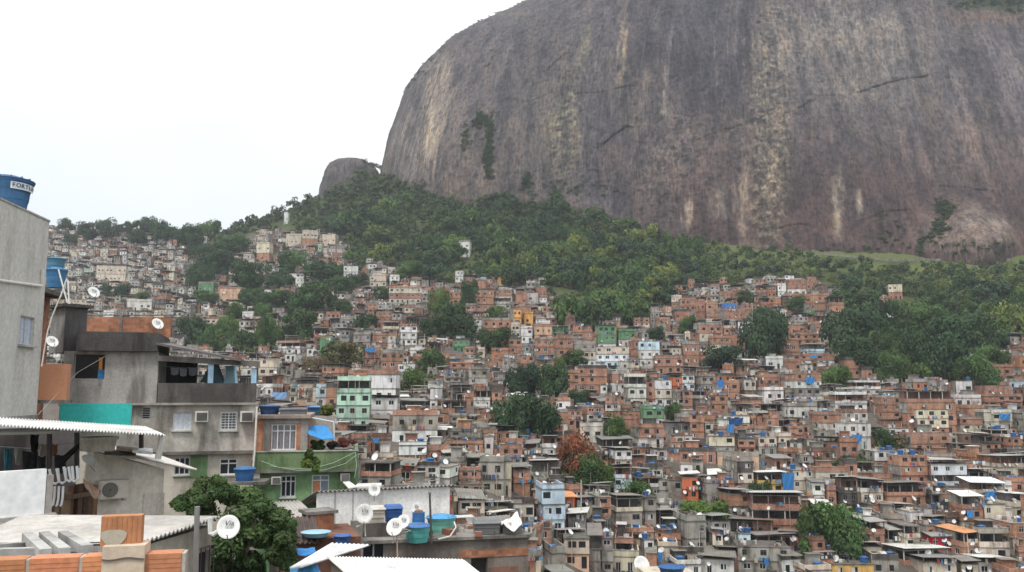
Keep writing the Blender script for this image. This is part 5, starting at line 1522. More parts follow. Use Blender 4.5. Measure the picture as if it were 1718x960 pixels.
# --- house of brick and green render
f = Fac('green_house', 432, 47, 600, 48, -17, 'house with green mossy lower storey and brick upper storey below the stained house')
GR = (.20, .335, .165); MG = (.15, .215, .105); xa, xb = f.q(436, 800)[0], f.q(600, 800)[0]
z1, z2, z3 = f.q(515, 787)[1], f.q(515, 757)[1], f.q(480, 697)[1]
wl = [f.r(471, 798, 496, 834), f.r(523, 797, 552, 832)]
f.block('lower_wall', xa, xb, 0, 6, 0, z1-.14, GR, 'concrete', wl, .14)
m_ = MB(); m_.box(xa-.5, xb+.05, -.5, 6, z1-.14, z1, (.2, .19, .17), 'concrete'); m_.build('floor_slab', f.o)
m_ = MB(); m_.box(xa-.3, xb, -.45, -.28, z1+.002, z2, MG, 'concrete'); m_.box(xb-.17, xb, -.279, 5.8, z1+.002, z2, MG, 'concrete'); m_.build('balcony_parapet', f.o)
m_ = MB(); m_.box(xa-.3, xb+.03, -.5, -.22, z2+.001, z2+.05, (.4, .4, .36), 'concrete'); m_.build('coping', f.o)
wu = f.r(455, 712, 497, 755); ux0, ux1 = f.q(431, 730)[0], f.q(517, 730)[0]
f.block('upper_wall', ux0, ux1, .0, 6, z1+.002, z3-.16, (.43, .195, .11), 'brick', [wu], .14)
for u in (448, 510):
    a = f.r(u-6, 700, u+6, 787); m_ = MB(); m_.box(a[0], a[1], -.06, -.002, z1+.003, z3-.162, (.29, .275, .25), 'concrete'); m_.build('pillar', f.o)
m_ = MB(); a = f.r(454, 700, 504, 711); m_.box(f.q(454.3, 705)[0], f.q(503.7, 705)[0], -.055, -.002, a[2], z3-.163, (.29, .275, .25), 'concrete'); m_.build('lintel', f.o)
m_ = MB(); m_.box(ux0-.1, ux1+.12, -.3, 6.1, z3-.16, z3+.02, (.31, .25, .21), 'concrete'); m_.build('roof_slab', f.o)
f.window(wu, .09, 4, (.62, .63, .64), rows=(.74,), t=.055, curtain=(.19, .18, .19)); f.window(wl[0], .1, 3, (.62, .62, .64), rows=(.72,), t=.055); f.window(wl[1], .1, 2, (.62, .63, .64), rows=(.74,), t=.055, curtain=(.20, .26, .30))
x = wl[1]; m_ = MB(); m_.box(x[0]+.06, (x[0]+x[1])/2-.03, .07, .085, x[2]+.06, x[2]+(x[3]-x[2])*.7, (.5, .22, .11), 'wood'); m_.build('shutter', f.o)
for u, v, lab in ((463, 806.5, 'window air conditioner on the green wall, left of its window'), (579, 801, 'small grey air conditioner at the right end of the green wall')):
    a = f.r(u-8, v-6.5, u+8, v+6.5, -.42); M = Matrix.Translation(f.w((a[0]+a[1])/2, -.42, a[2])) @ Matrix.Rotation(f.o.rotation_euler.z, 4, 'Z'); air_conditioner(M, a[1]-a[0], a[3]-a[2], .6, lab, col=(.6, .58, .53) if u < 500 else (.33, .32, .3))
a, b, c_, d_ = f.q(575, 810, -.5), f.q(586, 809, -.5), f.q(600, 818, -.9), f.q(585, 820, -.9); m_ = MB(); p4 = [f.w(q[0], y, q[1]) for q, y in ((a, -.5), (b, -.5), (c_, -1.0), (d_, -1.0))]; m_.hexa(p4, [p+Vector((0, 0, .05)) for p in p4], (.62, .61, .58), 'paint'); tag(m_.build('sloping_panel'), 'small white sloping panel under the grey air conditioner', 'panel')
m_ = MB(); m_.tube([(f.q(433, 682)[0], -.6, f.q(433, 682)[1]), (f.q(429, 760)[0], -.6, f.q(429, 760)[1]), (f.q(425, 800)[0], -.6, f.q(425, 800)[1])], .05, (.68, .64, .58), 'paint', 8); m_.build('drain_pipe', f.o)
for pts in (((440, 772), (470, 783), (520, 786), (560, 775), (597, 757)), ((455, 780), (500, 788), (545, 787), (580, 776), (598, 762)), ((596, 757), (598, 780), (595, 800))):
    m_ = MB(); m_.tube([(f.q(u, v)[0], -.56, f.q(u, v)[1]) for u, v in pts], .014, (.35, .5, .36), 'paint', 5); m_.build('cable', f.o)
# its terrace: wall, blue tarp, plants, tanks
t = Fac('terrace_wall', 517, 51, 562, 51.3, -9, 'pale grey terrace back wall behind the blue tarp of the green house', 'wall'); a = t.r(517, 698, 562, 760); t.block('panel', a[0], a[1], 0, .2, a[2], a[3], (.40, .38, .35), 'concrete')
m_ = MB(); m_.tube([P(517, 700, 48.4), P(560, 708, 48.4), P(561, 748, 48.4)], .05, (.62, .6, .56), 'paint', 6); tag(m_.build('pipe_canopy'), 'white pipe frame over the blue tarp of the green house terrace', 'frame')
tag(sag_sheet(P(516, 712, 48.2), P(548, 713, 48.6), P(562, 735, 47.2), P(517, 728, 47.0), .15, (.06, .24, .52), 'cloth').build('tarpaulin'), 'bright blue tarp stretched over the green house terrace', 'tarpaulin')
def bush(name, u, v, Y, rpx, n, tint, label, cat='plant', hz=.8, leaf=.1, nl=200):
    rg = np.random.default_rng(int(u*7+v)); r = rpx*Y/F; bl = [(rg.normal()*r*.5, rg.normal()*r*.35, rg.normal()*r*.45*hz, r*.5, r*.5, r*.45*hz) for _ in range(n)]
    V, Fc, C = leaf_cloud(rg, bl, nl, leaf, tint); o = link(name, np_mesh('leaves', V, Fc, C, 'leaf')); o.location = P(u, v, Y); tag(o, label, cat); return o
bush('potted_bush', 533, 745, 48.2, 10, 7, (.05, .09, .025), 'green bush on the green house terrace under the blue tarp'); bush('potted_bush', 556, 744, 48.3, 9, 6, (.045, .03, .035), 'dark purple bush in the middle of the green house terrace'); bush('potted_bush', 576, 743, 48.3, 11, 7, (.17, .055, .04), 'red-flowered bush at the right of the green house terrace')
bush('trailing_plant', 518, 773, 46.3, 12, 8, (.085, .12, .03), 'yellow-green plant trailing over the mossy balcony parapet', hz=1.5); bush('roof_plant', 550, 690, 50, 14, 8, (.075, .10, .03), 'plants in a row on the roof edge behind the terrace', hz=.5)
near_tank(452, 679, 697, 48.6, 18, 'dark blue water tank at the left of the green house roof', (.02, .055, .14), (.03, .09, .22))
t = Fac('roof_bin', 470, 48.2, 512, 48.4, -2.5, 'low dark grey rectangular tank beside the blue tank on the green house roof', 'water tank'); a = t.r(470, 685, 512, 698); t.block('body', a[0], a[1], 0, 1.0, a[2], a[3]-.08, (.13, .135, .15), 'plastic'); m_ = MB(); m_.box(a[0]-.06, a[1]+.06, -.06, 1.06, a[3]-.079, a[3], (.24, .25, .27), 'plastic'); m_.build('lid', t.o)
near_tank(530, 681, 696, 56, 17, 'blue water tank lid showing behind the roof plants', (.04, .13, .28), (.10, .22, .38))
near_tank(410, 783, 808, 45, 18, 'blue water tank on a bracket between the stained and green houses', (.03, .11, .28), (.05, .17, .38))
t = Fac('tank_shelf', 390, 44.5, 445, 44.7, -9, 'dark concrete shelf on brackets carrying the blue tank', 'shelf'); a = t.r(390, 808, 446, 813); m_ = MB(); m_.box(a[0], a[1], -.3, 1.6, a[2], a[3], (.2, .185, .17), 'concrete'); m_.build('slab', t.o)
m_ = MB(); [m_.tube([(x, -.2, a[2]), (x, 1.5, a[2]-1.2)], .04, (.1, .09, .08), 'metal', 5) for x in (a[0]+.2, a[1]-.2)]; m_.build('bracket', t.o)

# --- long white wall with dishes
f = Fac('white_shed', 538, 43.5, 756, 46.5, -14, 'long white-painted shed wall with a corrugated roof edge behind the roof tanks')
za, zb = f.q(545, 824)[1], f.q(750, 816)[1]; zm = (za+zb)/2
f.block('wall', 0, f.L, 0, .3, 0, zm, (.90, .885, .85), 'render'); m_ = MB(); m_.box(.01, f.L-.01, .301, 5, 0, zm-1.6, (.5, .48, .45), 'concrete'); m_.build('rear_wall', f.o)
m_ = MB(); m_.corr((-.15, -.25, zm+.08), (f.L+.25, -.25, zm+.06), (-.15, 5.2, zm-1.3), (f.L+.25, 5.2, zm-1.3), 34, .05, (.30, .29, .27), 'sheet', .03); m_.build('roof', f.o)
for x in (f.q(562, 850)[0], f.q(592, 850)[0]):
    m_ = MB(); m_.box(x-.03, x+.03, -.02, -.002, 0, zm-.05, (.5, .48, .45), 'plaster'); m_.build('wall_joint', f.o)
near_dish(628, 822, 44.0, 10.5, R(18), R(-22), 'satellite dish standing above the left part of the white shed roof')
m_ = MB(); p4 = [P(595, 818, 45.5), P(640, 816, 45.5), P(640, 812, 48), P(600, 813, 48)]; m_.hexa(p4, [p+Vector((0, 0, .06)) for p in p4], (.74, .74, .72), 'sheet'); tag(m_.build('roof_sheet'), 'loose white sheet lying across the white shed roof', 'roofing sheet')

# --- brick chimney block and little sheds in front of the green house
f = Fac('brick_pier', 526, 38, 566, 38.6, -14, 'square brick pier with a concrete cap before the green wall', 'pier'); z = f.q(545, 862)[1]; f.block('wall', 0, f.L, 0, 1.0, 0, z, (.36, .155, .09), 'brick'); m_ = MB(); m_.box(-.14, f.L+.14, -.12, 1.12, z, z+.13, (.2, .19, .175), 'concrete'); m_.build('cap', f.o)
m_ = MB(); m_.box(-.012, -.002, 0, 1.0, 0, z-.01, (.06, .05, .05), 'concrete'); m_.build('dark_side', f.o)  # thin near-black panel over the pier's left face
f = Fac('lean_to', 484, 41, 530, 41.6, -14, 'dark lean-to with a corrugated roof at the foot of the green wall', 'shed'); z = f.q(505, 866)[1]; f.block('wall', 0, f.L, .3, 3, 0, z-.05, (.05, .045, .045), 'concrete'); m_ = MB(); m_.corr((-.2, -.3, z), (f.L+.1, -.3, z), (-.2, 3, z+.35), (f.L+.1, 3, z+.35), 9, .045, (.42, .40, .37), 'sheet', .025); m_.build('roof', f.o)
f = Fac('brown_shed', 488, 35.5, 612, 36.5, -14, 'dark brown brick shed behind the slanting white roofing sheet', 'shed'); z = f.q(540, 905)[1]; f.block('wall', 0, f.L, .2, 4, 0, z, (.17, .085, .06), 'brick'); m_ = MB(); m_.corr((-.2, -.1, z-.1), (f.L*.45, -.1, z-.1), (-.2, 2.2, z+.65), (f.L*.45, 2.2, z+.65), 8, .04, (.10, .075, .065), 'sheet', .025); m_.build('roof', f.o)
near_tank(530, 891, 900, 36.2, 24, 'wide flat pale blue tank lid beside the brick pier', (.25, .42, .5), (.28, .48, .62)); near_tank(574, 896, 914, 36, 15, 'small dark blue water tank right of the brick pier', (.03, .09, .25), (.04, .11, .30))

# --- roof with the crowd of tanks
f = Fac('tank_roof_house', 588, 39.5, 886, 41.5, -15, 'dirty concrete and brick house crowded with water tanks and dishes on its roof')
z_r = f.q(740, 907)[1]; dr = [f.r(607, 911, 646, 950), f.r(790, 936, 818, 975)]
xa, xb = 0, f.L
f.block('wall', xa, xb, 0, 3.6, 0, z_r, (.19, .165, .145), 'concrete', dr, .2)
m_ = MB(); b0 = f.r(775, 921, 886, 934); m_.box(f.q(770, 928)[0], xb-.05, -.03, -.002, b0[2], b0[3], (.33, .15, .09), 'brick'); b0 = f.r(820, 950, 870, 985); m_.box(b0[0], b0[1], -.03, -.002, b0[2], b0[3], (.22, .12, .085), 'brick'); m_.build('brick_infill', f.o)
f.window(dr[0], .15, 2, (.42, .43, .45), t=.07, pane=(.02, .025, .035), sill=False, name='door'); f.window(dr[1], .18, 1, (.1, .09, .08), t=.05, pane=(.02, .02, .02), sill=False, name='door')
a = f.r(588, 874, 608, 950, -.12); m_ = MB(); m_.box(a[0], a[1], -.14, .25, 0, a[3], (.27, .26, .24), 'concrete'); m_.build('pillar', f.o)
m_ = MB(); m_.box(a[1]+.003, xb+.1, -.16, 3.7, z_r, z_r+.14, (.24, .225, .205), 'concrete'); m_.build('roof_slab', f.o)
lo = f.r(608, 878, 668, 900, .8); m_ = MB(); m_.box(lo[0], lo[1], .8, 1.0, z_r+.141, lo[3], (.12, .105, .095), 'concrete'); m_.build('low_wall', f.o)
near_dish(611, 862, 39.0, 15.5, R(10), R(-14), 'large dish at the left end of the tank roof, before the white wall')
near_dish(698, 853, 42.8, 9, R(-12), R(-16), 'small dish behind the blue drum on the tank roof'); near_dish(676, 875, 39.4, 12, R(-14), R(-30), 'rear dish of the overlapping pair on the tank roof'); near_dish(662, 884, 38.7, 15, R(-10), R(-30), 'front dish of the overlapping pair on the tank roof')
def bin_tank(u0, u1, v0, v1, Y, body, lid, label, lidded=True):
    t = Fac('roof_tank', u0, Y, u1, Y+.2, 0, label, 'water tank'); a = t.r(u0, v0, u1, v1); t.o.location.z = a[2]; w = a[1]-a[0]; h_ = a[3]-a[2]; tp_ = .08*w; m_ = MB()
    m_.hexa([(tp_, 0, 0), (w-tp_, 0, 0), (w-tp_, w*.7, 0), (tp_, w*.7, 0)], [(0, -.06, h_*.82), (w, -.06, h_*.82), (w, w*.76, h_*.82), (0, w*.76, h_*.82)], body, 'plastic')
    for k in (.3, .6): m_.box(tp_*(1-k)-.01, w-tp_*(1-k)+.01, -.06*k-.03, -.06*k+.02, h_*k, h_*k+.05, body, 'plastic')
    m_.build('body', t.o); m_ = MB(); e = .05
    m_.hexa([(-e, -.12, h_*.822), (w+e, -.12, h_*.822), (w+e, w*.76+e, h_*.822), (-e, w*.76+e, h_*.822)], [(e, -.02, h_), (w-e, -.02, h_), (w-e, w*.7, h_), (e, w*.7, h_)], lid, 'plastic'); m_.build('lid', t.o)
for i in range(26):
    u = random.uniform(655, 870); Y_ = random.uniform(40.6, 43.6); p = P(u, 905, Y_); s = random.uniform(.08, .3); m_ = m_ if i else MB(); M = Matrix.Translation(Vector((p.x, p.y, f.base+z_r+.14))) @ Matrix.Rotation(random.random()*3, 4, 'Z')
    m_.box(-s, s*random.uniform(.5, 1.6), -s*.6, s*.6, 0, s*random.uniform(.4, 1.3), jit(random.choice(((.3, .14, .09), (.24, .22, .2), (.4, .37, .33), (.12, .1, .09))), .2), 'concrete', M)
tag(m_.build('rubble'), 'loose bricks and rubble scattered over the tank roof', 'rubble', None, 'stuff')
bin_tank(622, 650, 850, 877, 40.8, (.50, .46, .38), (.55, .52, .45), 'dirty beige box tank left of the dark blue one'); bin_tank(650, 679, 848, 877, 41.2, (.03, .09, .26), (.04, .12, .33), 'dark blue faceted box tank behind the dish pair')
bin_tank(797, 841, 872, 906, 41.2, (.14, .14, .145), (.18, .18, .18), 'dark grey box tank at the right of the tank roof'); bin_tank(843, 876, 877, 906, 41.6, (.30, .285, .26), (.30, .285, .26), 'grey plastered tank at the far right end of the tank roof')
tag(sag_sheet(P(838, 874, 41.4), P(868, 857, 42.5), P(876, 877, 41.2), P(846, 879, 40.9), .35, (.66, .66, .63), 'cloth').build('crumpled_sheet'), 'crumpled white sheet on the grey plastered tank', 'sheet')
TQ = (.10, .40, .38); near_tank(740, 863, 897, 42, 25, 'large turquoise tank with blue lid, right of the thin mast', (.16, .42, .34), (.06, .26, .48)); near_tank(700, 878, 909, 40.3, 23, 'turquoise tank with ridged blue lid in front of the blue drum', TQ, (.05, .15, .36))
c_ = P(702, 884, 41.5); k = thing('drum', c_, 0, 'upright blue drum with junk on top behind the ridged tank', 'drum'); m_ = MB(); m_.lathe([(.29, -.4), (.30, 0), (.31, .02), (.30, .04), (.30, .35), (.31, .37), (.30, .39), (.29, .68)], 20, (.04, .15, .36), 'plastic'); m_.build('body', k); m_ = MB(); m_.lathe([(.22, .681), (.2, .75), (.08, .8)], 9, (.2, .12, .09), 'wood'); m_.build('lid', k)
m_ = MB(); m_.tube([P(724, 912, 39.3), P(721, 829, 39.3)], .05, (.14, .13, .125), 'metal', 7); m_.tube([P(721, 828.9, 39.3), P(721, 826, 39.3)], .07, (.3, .28, .26), 'metal', 7); tag(m_.build('mast'), 'thin dark mast standing before the blue-lidded turquoise tank', 'mast')
m_ = MB(); m_.tube([P(598, 884, 39.2), P(612, 880, 39.2), P(613, 900, 39.1)], .035, (.6, .57, .5), 'paint', 6); m_.tube([P(668, 886, 39), P(690, 890, 38.9), P(666, 898, 38.9), P(667, 955, 38.8)], .04, (.55, .42, .33), 'paint', 6); tag(m_.build('water_pipe'), 'pale water pipes bent over the edge of the tank roof', 'pipe')
m_ = MB(); m_.tube([P(735, 905, 40), P(755, 900, 40.2), P(765, 885, 40.4), P(762, 876, 40.6)], .04, (.6, .58, .54), 'paint', 6); tag(m_.build('water_pipe'), 'white bent pipe at the foot of the blue-lidded turquoise tank', 'pipe')
# roofing sheets at the very bottom
k = thing('corrugated_roof', P(680, 940, 29), 0, 'clean white corrugated roof at the bottom edge below the tank roof', 'roof'); b_ = P(680, 940, 29); m_ = MB(); m_.corr(P(548, 934, 30)-b_, P(778, 939, 30)-b_, P(606, 985, 26.2)-b_, P(836, 985, 26.6)-b_, 44, .035, (.80, .80, .79), 'sheet', .02); m_.build('sheet', k)
m_ = MB(); z = P(680, 940, 29).z-b_.z-.25; a0, a1, a2, a3 = [p-b_ for p in (P(556, 940, 29.8), P(772, 944, 29.8), P(828, 985, 26.8), P(612, 985, 26.4))]
for p in (a0, a1, a2, a3): p.z = -9
m_.hexa([a0, a3, a2, a1][::-1], [Vector((p.x, p.y, z)) for p in (a0, a3, a2, a1)][::-1], (.22, .17, .14), 'brick'); m_.build('wall', k)
m_ = MB(); m_.corr(P(556, 911, 33.5), P(622, 914, 33.5), P(486, 953, 30.5), P(506, 951, 30.5), 9, .03, (.82, .82, .81), 'sheet', .02); tag(m_.build('roof_sheet'), 'slanting white roofing sheet right of the big near tree', 'roofing sheet')
tag(sag_sheet(P(486, 950, 31), P(532, 945, 31.4), P(545, 975, 31), P(490, 985, 30.6), .15, (.08, .28, .52), 'cloth').build('tarpaulin'), 'blue tarp hanging below the slanting white roofing sheet', 'tarpaulin')
tag(sag_sheet(P(493, 919, 34.8), P(528, 918, 35), P(530, 926, 34.4), P(493, 930, 34.2), .1, (.06, .22, .5), 'cloth').build('tarpaulin'), 'strip of blue tarp between the brown shed and the white sheet', 'tarpaulin')
near_tank(1127, 948, 968, 60, 22, 'dark blue dome tank lid at the bottom edge, middle right', (.03, .09, .22), (.03, .10, .26)); near_dish(1077, 947, 84, 14, R(14), R(-30), 'large pale mesh dish at the bottom edge, middle right', False)
t = Fac('tank_stand', 1090, 60, 1170, 60.5, -26, 'cream wall carrying the dark blue dome tank at the bottom edge', 'house'); z = t.q(1127, 970)[1]; t.block('wall', 0, t.L, -1.2, 4, 0, z, (.5, .45, .36), 'plaster')

# --- near yard: sheds and sheet roofs below the plastered house
f = Fac('open_shed', -40, 21.5, 250, 23.5, -12, 'open shed under a white corrugated roof hung with dark clothes', 'shed')
k = f.o; b_ = f.A
def loc(p): d = p-f.A; return Vector((d.dot(f.d), d.dot(f.n), d.z))
m_ = MB(); m_.corr(loc(P(-60, 709, 17)), loc(P(276, 729, 18.6)), loc(P(-60, 697, 21)), loc(P(246, 716, 22.5)), 60, .022, (.72, .72, .70), 'sheet', .02); m_.build('roof', k)
m_ = MB(); z = loc(P(100, 742, 22)).z; m_.box(-.3, f.q(140, 750)[0], .8, 1.0, -6, loc(P(60, 718, 23)).z, (.10, .09, .09), 'concrete'); m_.build('back_wall', k)
m_ = MB(); p, q = loc(P(-50, 728, 17.6)), loc(P(100, 724, 18.6)); m_.tube([p, q], .05, (.42, .42, .40), 'paint', 6); m_.build('roof_beam', k)
for (u, v0, v1, Y) in ((83, 722, 795, 19), (129, 726, 785, 19.6), (237, 729, 752, 21)):
    m_ = MB(); m_.tube([loc(P(u, v0, Y)), loc(P(u, v1, Y))], .055, (.05, .045, .04), 'metal', 6); m_.build('post', k)
m_ = MB(); m_.tube([loc(P(273, 730, 18.9)), loc(P(265, 770, 18.9))], .07, (.55, .53, .49), 'paint', 7); m_.build('gutter_pipe', k)
CL = [(8, 22, 752, 790, (.05, .16, .2), 'teal shirt'), (26, 40, 750, 778, (.30, .29, .28), 'pale grey cloth'), (38, 64, 756, 800, (.028, .028, .03), 'black trousers'), (66, 80, 744, 764, (.36, .33, .30), 'beige cap-like cloth'), (64, 78, 764, 790, (.045, .045, .05), 'charcoal shirt'),
      (86, 98, 744, 762, (.25, .12, .05), 'orange-brown shirt'), (92, 112, 762, 792, (.03, .03, .035), 'black jacket'), (52, 66, 728, 756, (.022, .022, .026), 'black towel')]
for (u0, u1, v0, v1, c, nm) in CL:
    tag(sag_sheet(P(u0, v0, 19.2), P(u1, v0+1, 19.4), P(u1-2, v1-2, 19.3), P(u0+1, v1, 19.1), .05, c, 'cloth').build('hung_garment'), nm+' hanging in the open shed', 'garment', 'washing in the open shed')
tag(sag_sheet(P(132, 743, 19.3), P(134, 752, 19.3), P(100, 786, 18.8), P(92, 778, 18.8), .06, (.018, .018, .02), 'cloth').build('hung_garment'), 'long black garment stretched slanting to the shed post', 'garment', 'washing in the open shed')
m_ = MB(); m_.tube([P(-20, 748, 19.3), P(60, 753, 19.4), P(128, 742, 19.6)], .012, (.3, .3, .3), 'paint', 4); tag(m_.build('clothes_line'), 'clothes line sagging across the open shed', 'line')
# white panel wall
t = Fac('white_wall', -50, 16.6, 76, 17.6, -8, 'bright white parapet panel at the left edge under the open shed', 'wall'); a = t.r(-50, 791, 76, 868); t.block('panel', a[0], a[1], 0, .15, a[2], a[3], (.93, .93, .92), 'paint'); m_ = MB(); m_.box(a[0], a[1]+.22, -.06, .3, -4, a[2]-.002, (.42, .39, .36), 'concrete'); m_.build('base', t.o)
a2 = t.r(77, 797, 88, 870); m_ = MB(); m_.box(a2[0], a2[1], .0, .25, a[2], a2[3], (.36, .33, .30), 'concrete'); m_.build('pillar', t.o)
for i, (u, v, lab) in enumerate(((92, 797, 'white tubular chair leg frame on the rack, first from left'), (104, 796, 'white tubular chair leg frame on the rack, second from left'), (116, 793, 'white tubular chair leg frame on the rack, third from left'), (124, 793, 'white tubular chair leg frame on the rack, fourth from left'))):
    Y = 18.4; m_ = MB(); m_.tube([P(u-9, v-10, Y), P(u-5, v+12, Y), P(u+1, v+15, Y), P(u+7, v+11, Y), P(u+5, v-11, Y)], .028, (.68, .69, .70), 'paint', 7); tag(m_.build('tubular_chair'), lab, 'chair', 'white chair frames over the wooden rack')
for i, (u, lab) in enumerate(((92, 'white curved tube hanging below the frames, left of three'), (99, 'white curved tube hanging below the frames, middle of three'), (106, 'white curved tube hanging below the frames, right of three'))):
    m_ = MB(); m_.tube([P(u, 816, 18.3), P(u-1, 836, 18.3), P(u-3, 847, 18.3), P(u-5, 849, 18.3)], .024, (.68, .69, .70), 'paint', 6); tag(m_.build('tubular_chair'), lab, 'chair', 'white tubes below the frames')
t = Fac('wooden_rack', 84, 18.6, 166, 20, -6, 'dark wooden rack of planks left of the outdoor air conditioner', 'rack'); x0, x1, z0, z1 = t.r(84, 812, 166, 872)
for k_ in range(9):
    a = x0+(x1-x0)*k_/9; m_ = MB(); c = random.choice(((.09, .05, .035), (.16, .09, .055), (.05, .035, .03), (.22, .15, .10))); m_.box(a+.01, a+(x1-x0)/9-.01, random.uniform(0, .12), random.uniform(.15, .25), z0-.4, z1-random.uniform(0, .18), c, 'wood'); m_.build('plank', t.o)
m_ = MB(); m_.box(x0, x1, -.03, -.002, z1-.32, z1-.22, (.13, .085, .06), 'wood'); m_.build('rail', t.o)
tag(sag_sheet(P(140, 803, 18.7), P(152, 806, 18.9), P(168, 826, 18.7), P(156, 832, 18.5), .1, (.33, .23, .17), 'cloth').build('hung_cloth'), 'brown cloth roll hanging on the wooden rack', 'cloth')
near_dish(150, 772, 20.5, 13, R(70), R(-50), 'grey dish lying tilted under the shed roof', False)
# beige house with outdoor unit
f = Fac('beige_house', 163, 21.6, 282, 22.6, -12, 'small beige plastered house with corrugated eaves and an outdoor air conditioner')
z0 = f.q(220, 868)[1]; za = f.q(165, 752)[1]; zb = f.q(282, 783)[1]
m_ = MB(); b4 = [(0, 0, 0), (f.L, 0, 0), (f.L, 3, 0), (0, 3, 0)]; m_.hexa(b4, [(0, 0, za-.08), (f.L, 0, zb-.06), (f.L, 3, zb-.06), (0, 3, za-.08)], (.66, .61, .54), 'render'); m_.build('wall', f.o)
m_ = MB(); p00, p10 = f.q(163, 751), f.q(322, 786); m_.corr((p00[0], -.45, p00[1]-.02), (p00[0], 3.2, p00[1]+.1), (p10[0], -.45, p10[1]), (p10[0], 3.2, p10[1]+.12), 16, .03, (.55, .53, .49), 'sheet', .02, 4); m_.build('roof', f.o)
a = f.r(240, 815, 255, 865); m_ = MB(); m_.box(a[0], a[1]+.3, -.012, -.002, a[2], a[3]-.2, (.60, .55, .49), 'plaster'); m_.build('patch', f.o)
a = f.r(168, 806, 216, 837, -.4); M = Matrix.Translation(f.w((a[0]+a[1])/2, -.42, a[2])) @ Matrix.Rotation(f.o.rotation_euler.z-.05, 4, 'Z'); air_conditioner(M, a[1]-a[0], a[3]-a[2], .34, 'cream outdoor air conditioner with round fan on the beige house', True, (.60, .57, .50))
t = Fac('foam_box', 155, 20.6, 201, 21.2, 0, 'pale foam box stored under the white corrugated roof', 'box'); a = t.r(156, 738, 200, 757); t.o.location.z = a[2]; m_ = MB(); m_.hexa([(.05, 0, 0), (t.L-.05, 0, 0), (t.L-.05, .5, 0), (.05, .5, 0)], [(0, 0, a[3]-a[2]), (t.L, 0, a[3]-a[2]), (t.L, .55, a[3]-a[2]), (0, .55, a[3]-a[2])], (.56, .53, .46), 'plaster'); m_.build('body', t.o); m_ = MB(); m_.box(-.03, t.L+.03, -.03, .6, a[3]-a[2]+.001, a[3]-a[2]+.07, (.62, .59, .52), 'plaster'); m_.build('lid', t.o)
for i, (u0, v0, u1, v1, c, lab) in enumerate(((195, 752, 232, 756, (.30, .24, .19), 'brown board on the beige house roof'), (222, 754, 256, 760, (.62, .62, .62), 'white folded sheet on the beige house roof'), (175, 758, 228, 768, (.36, .33, .29), 'grey plank leaning along the beige house roof'))):
    m_ = MB(); p4 = [P(u0, v1, 21.2), P(u1, v1+3, 21.4), P(u1, v0+3, 22.2), P(u0, v0, 22.2)]; m_.hexa(p4, [p+Vector((0, 0, .07)) for p in p4], c, 'wood'); tag(m_.build('board'), lab, 'board')
# lower flat sheet roof and its house
k = thing('low_roof_house', P(180, 890, 14), 0, 'low house under a wide weathered fibre-cement roof beside the foreground bricks', 'house'); b_ = P(180, 890, 14)
z = -2.33
def zp(u, v, z_): a = P(u, v, 1); return a*(z_/a.z)
c00, c10, c01, c11 = [zp(u, v, z)-b_ for u, v in ((-60, 911), (238, 909), (40, 864), (369, 866))]
m_ = MB(); m_.corr(c00, c01, c10, c11, 20, .022, (.47, .45, .42), 'sheet', .03, 3); m_.build('roof', k)
m_ = MB(); d2 = Vector((0, 0, -.12)); m_.hexa([c00+d2*1.6, c10+d2*1.6, c10+d2, c00+d2][:2]+[c10+Vector((0, .25, -.19)), c00+Vector((0, .25, -.19))], [c00+d2*.5, c10+d2*.5, c10+Vector((0, .25, -.06)), c00+Vector((0, .25, -.06))], (.30, .28, .26), 'concrete'); m_.build('edge_beam', k)
e0, e1 = zp(240, 914, z-.16)-b_, zp(356, 880, z-.16)-b_; e2, e3 = e1+Vector((-.0, .6, 0)), e0+Vector((-4.5, .5, 0)); e4 = e1+Vector((-5, .4, 0))
wl = (e1-e0).length; dx = (e1-e0).normalized(); nn = Vector((-dx.y, dx.x, 0)); m_ = MB(); hz_ = 4.2
wall_face(m_, e0-Vector((0, 0, hz_)), (dx.x, dx.y, 0), math.hypot(e1.x-e0.x, e1.y-e0.y), hz_-.02, [(1.55, 2.15, hz_-1.0, hz_-.45)], nn, .12, (.50, .46, .40), 'concrete', (.03, .03, .035))
for a, b in ((e1, e4), (e4, e3), (e3, e0)): m_.poly([a-Vector((0, 0, hz_)), b-Vector((0, 0, hz_)), b-Vector((0, 0, .02)), a-Vector((0, 0, .02))], (.45, .42, .37), 'concrete')
m_.build('wall', k)
m_ = MB(); st = e0+dx*1.85-nn*.06
for q in range(5): pp = e0+dx*(1.55+.15*q)-nn*.06; m_.tube([pp-Vector((0, 0, 1.6)), pp-Vector((0, 0, .35))], .012, (.08, .07, .07), 'metal', 5)
for q in (.36, .9, 1.5): m_.tube([e0+dx*1.5-nn*.06-Vector((0, 0, q)), e0+dx*2.2-nn*.06-Vector((0, 0, q))], .012, (.08, .07, .07), 'metal', 5)
m_.build('window_grille', k)
near_dish(383, 884, 15.2, 19.5, R(14), R(-24), 'large white dish with black lettering at the corner of the low roof', True, False)
m_ = MB(); m_.tube([P(352, 868, 15.4), P(353, 895, 15.4), P(358, 897, 15.3), P(372, 888, 15.35)], .045, (.66, .65, .63), 'paint', 7); tag(m_.build('dish_bracket'), 'white bent pipe bracket holding the large lettered dish', 'bracket')
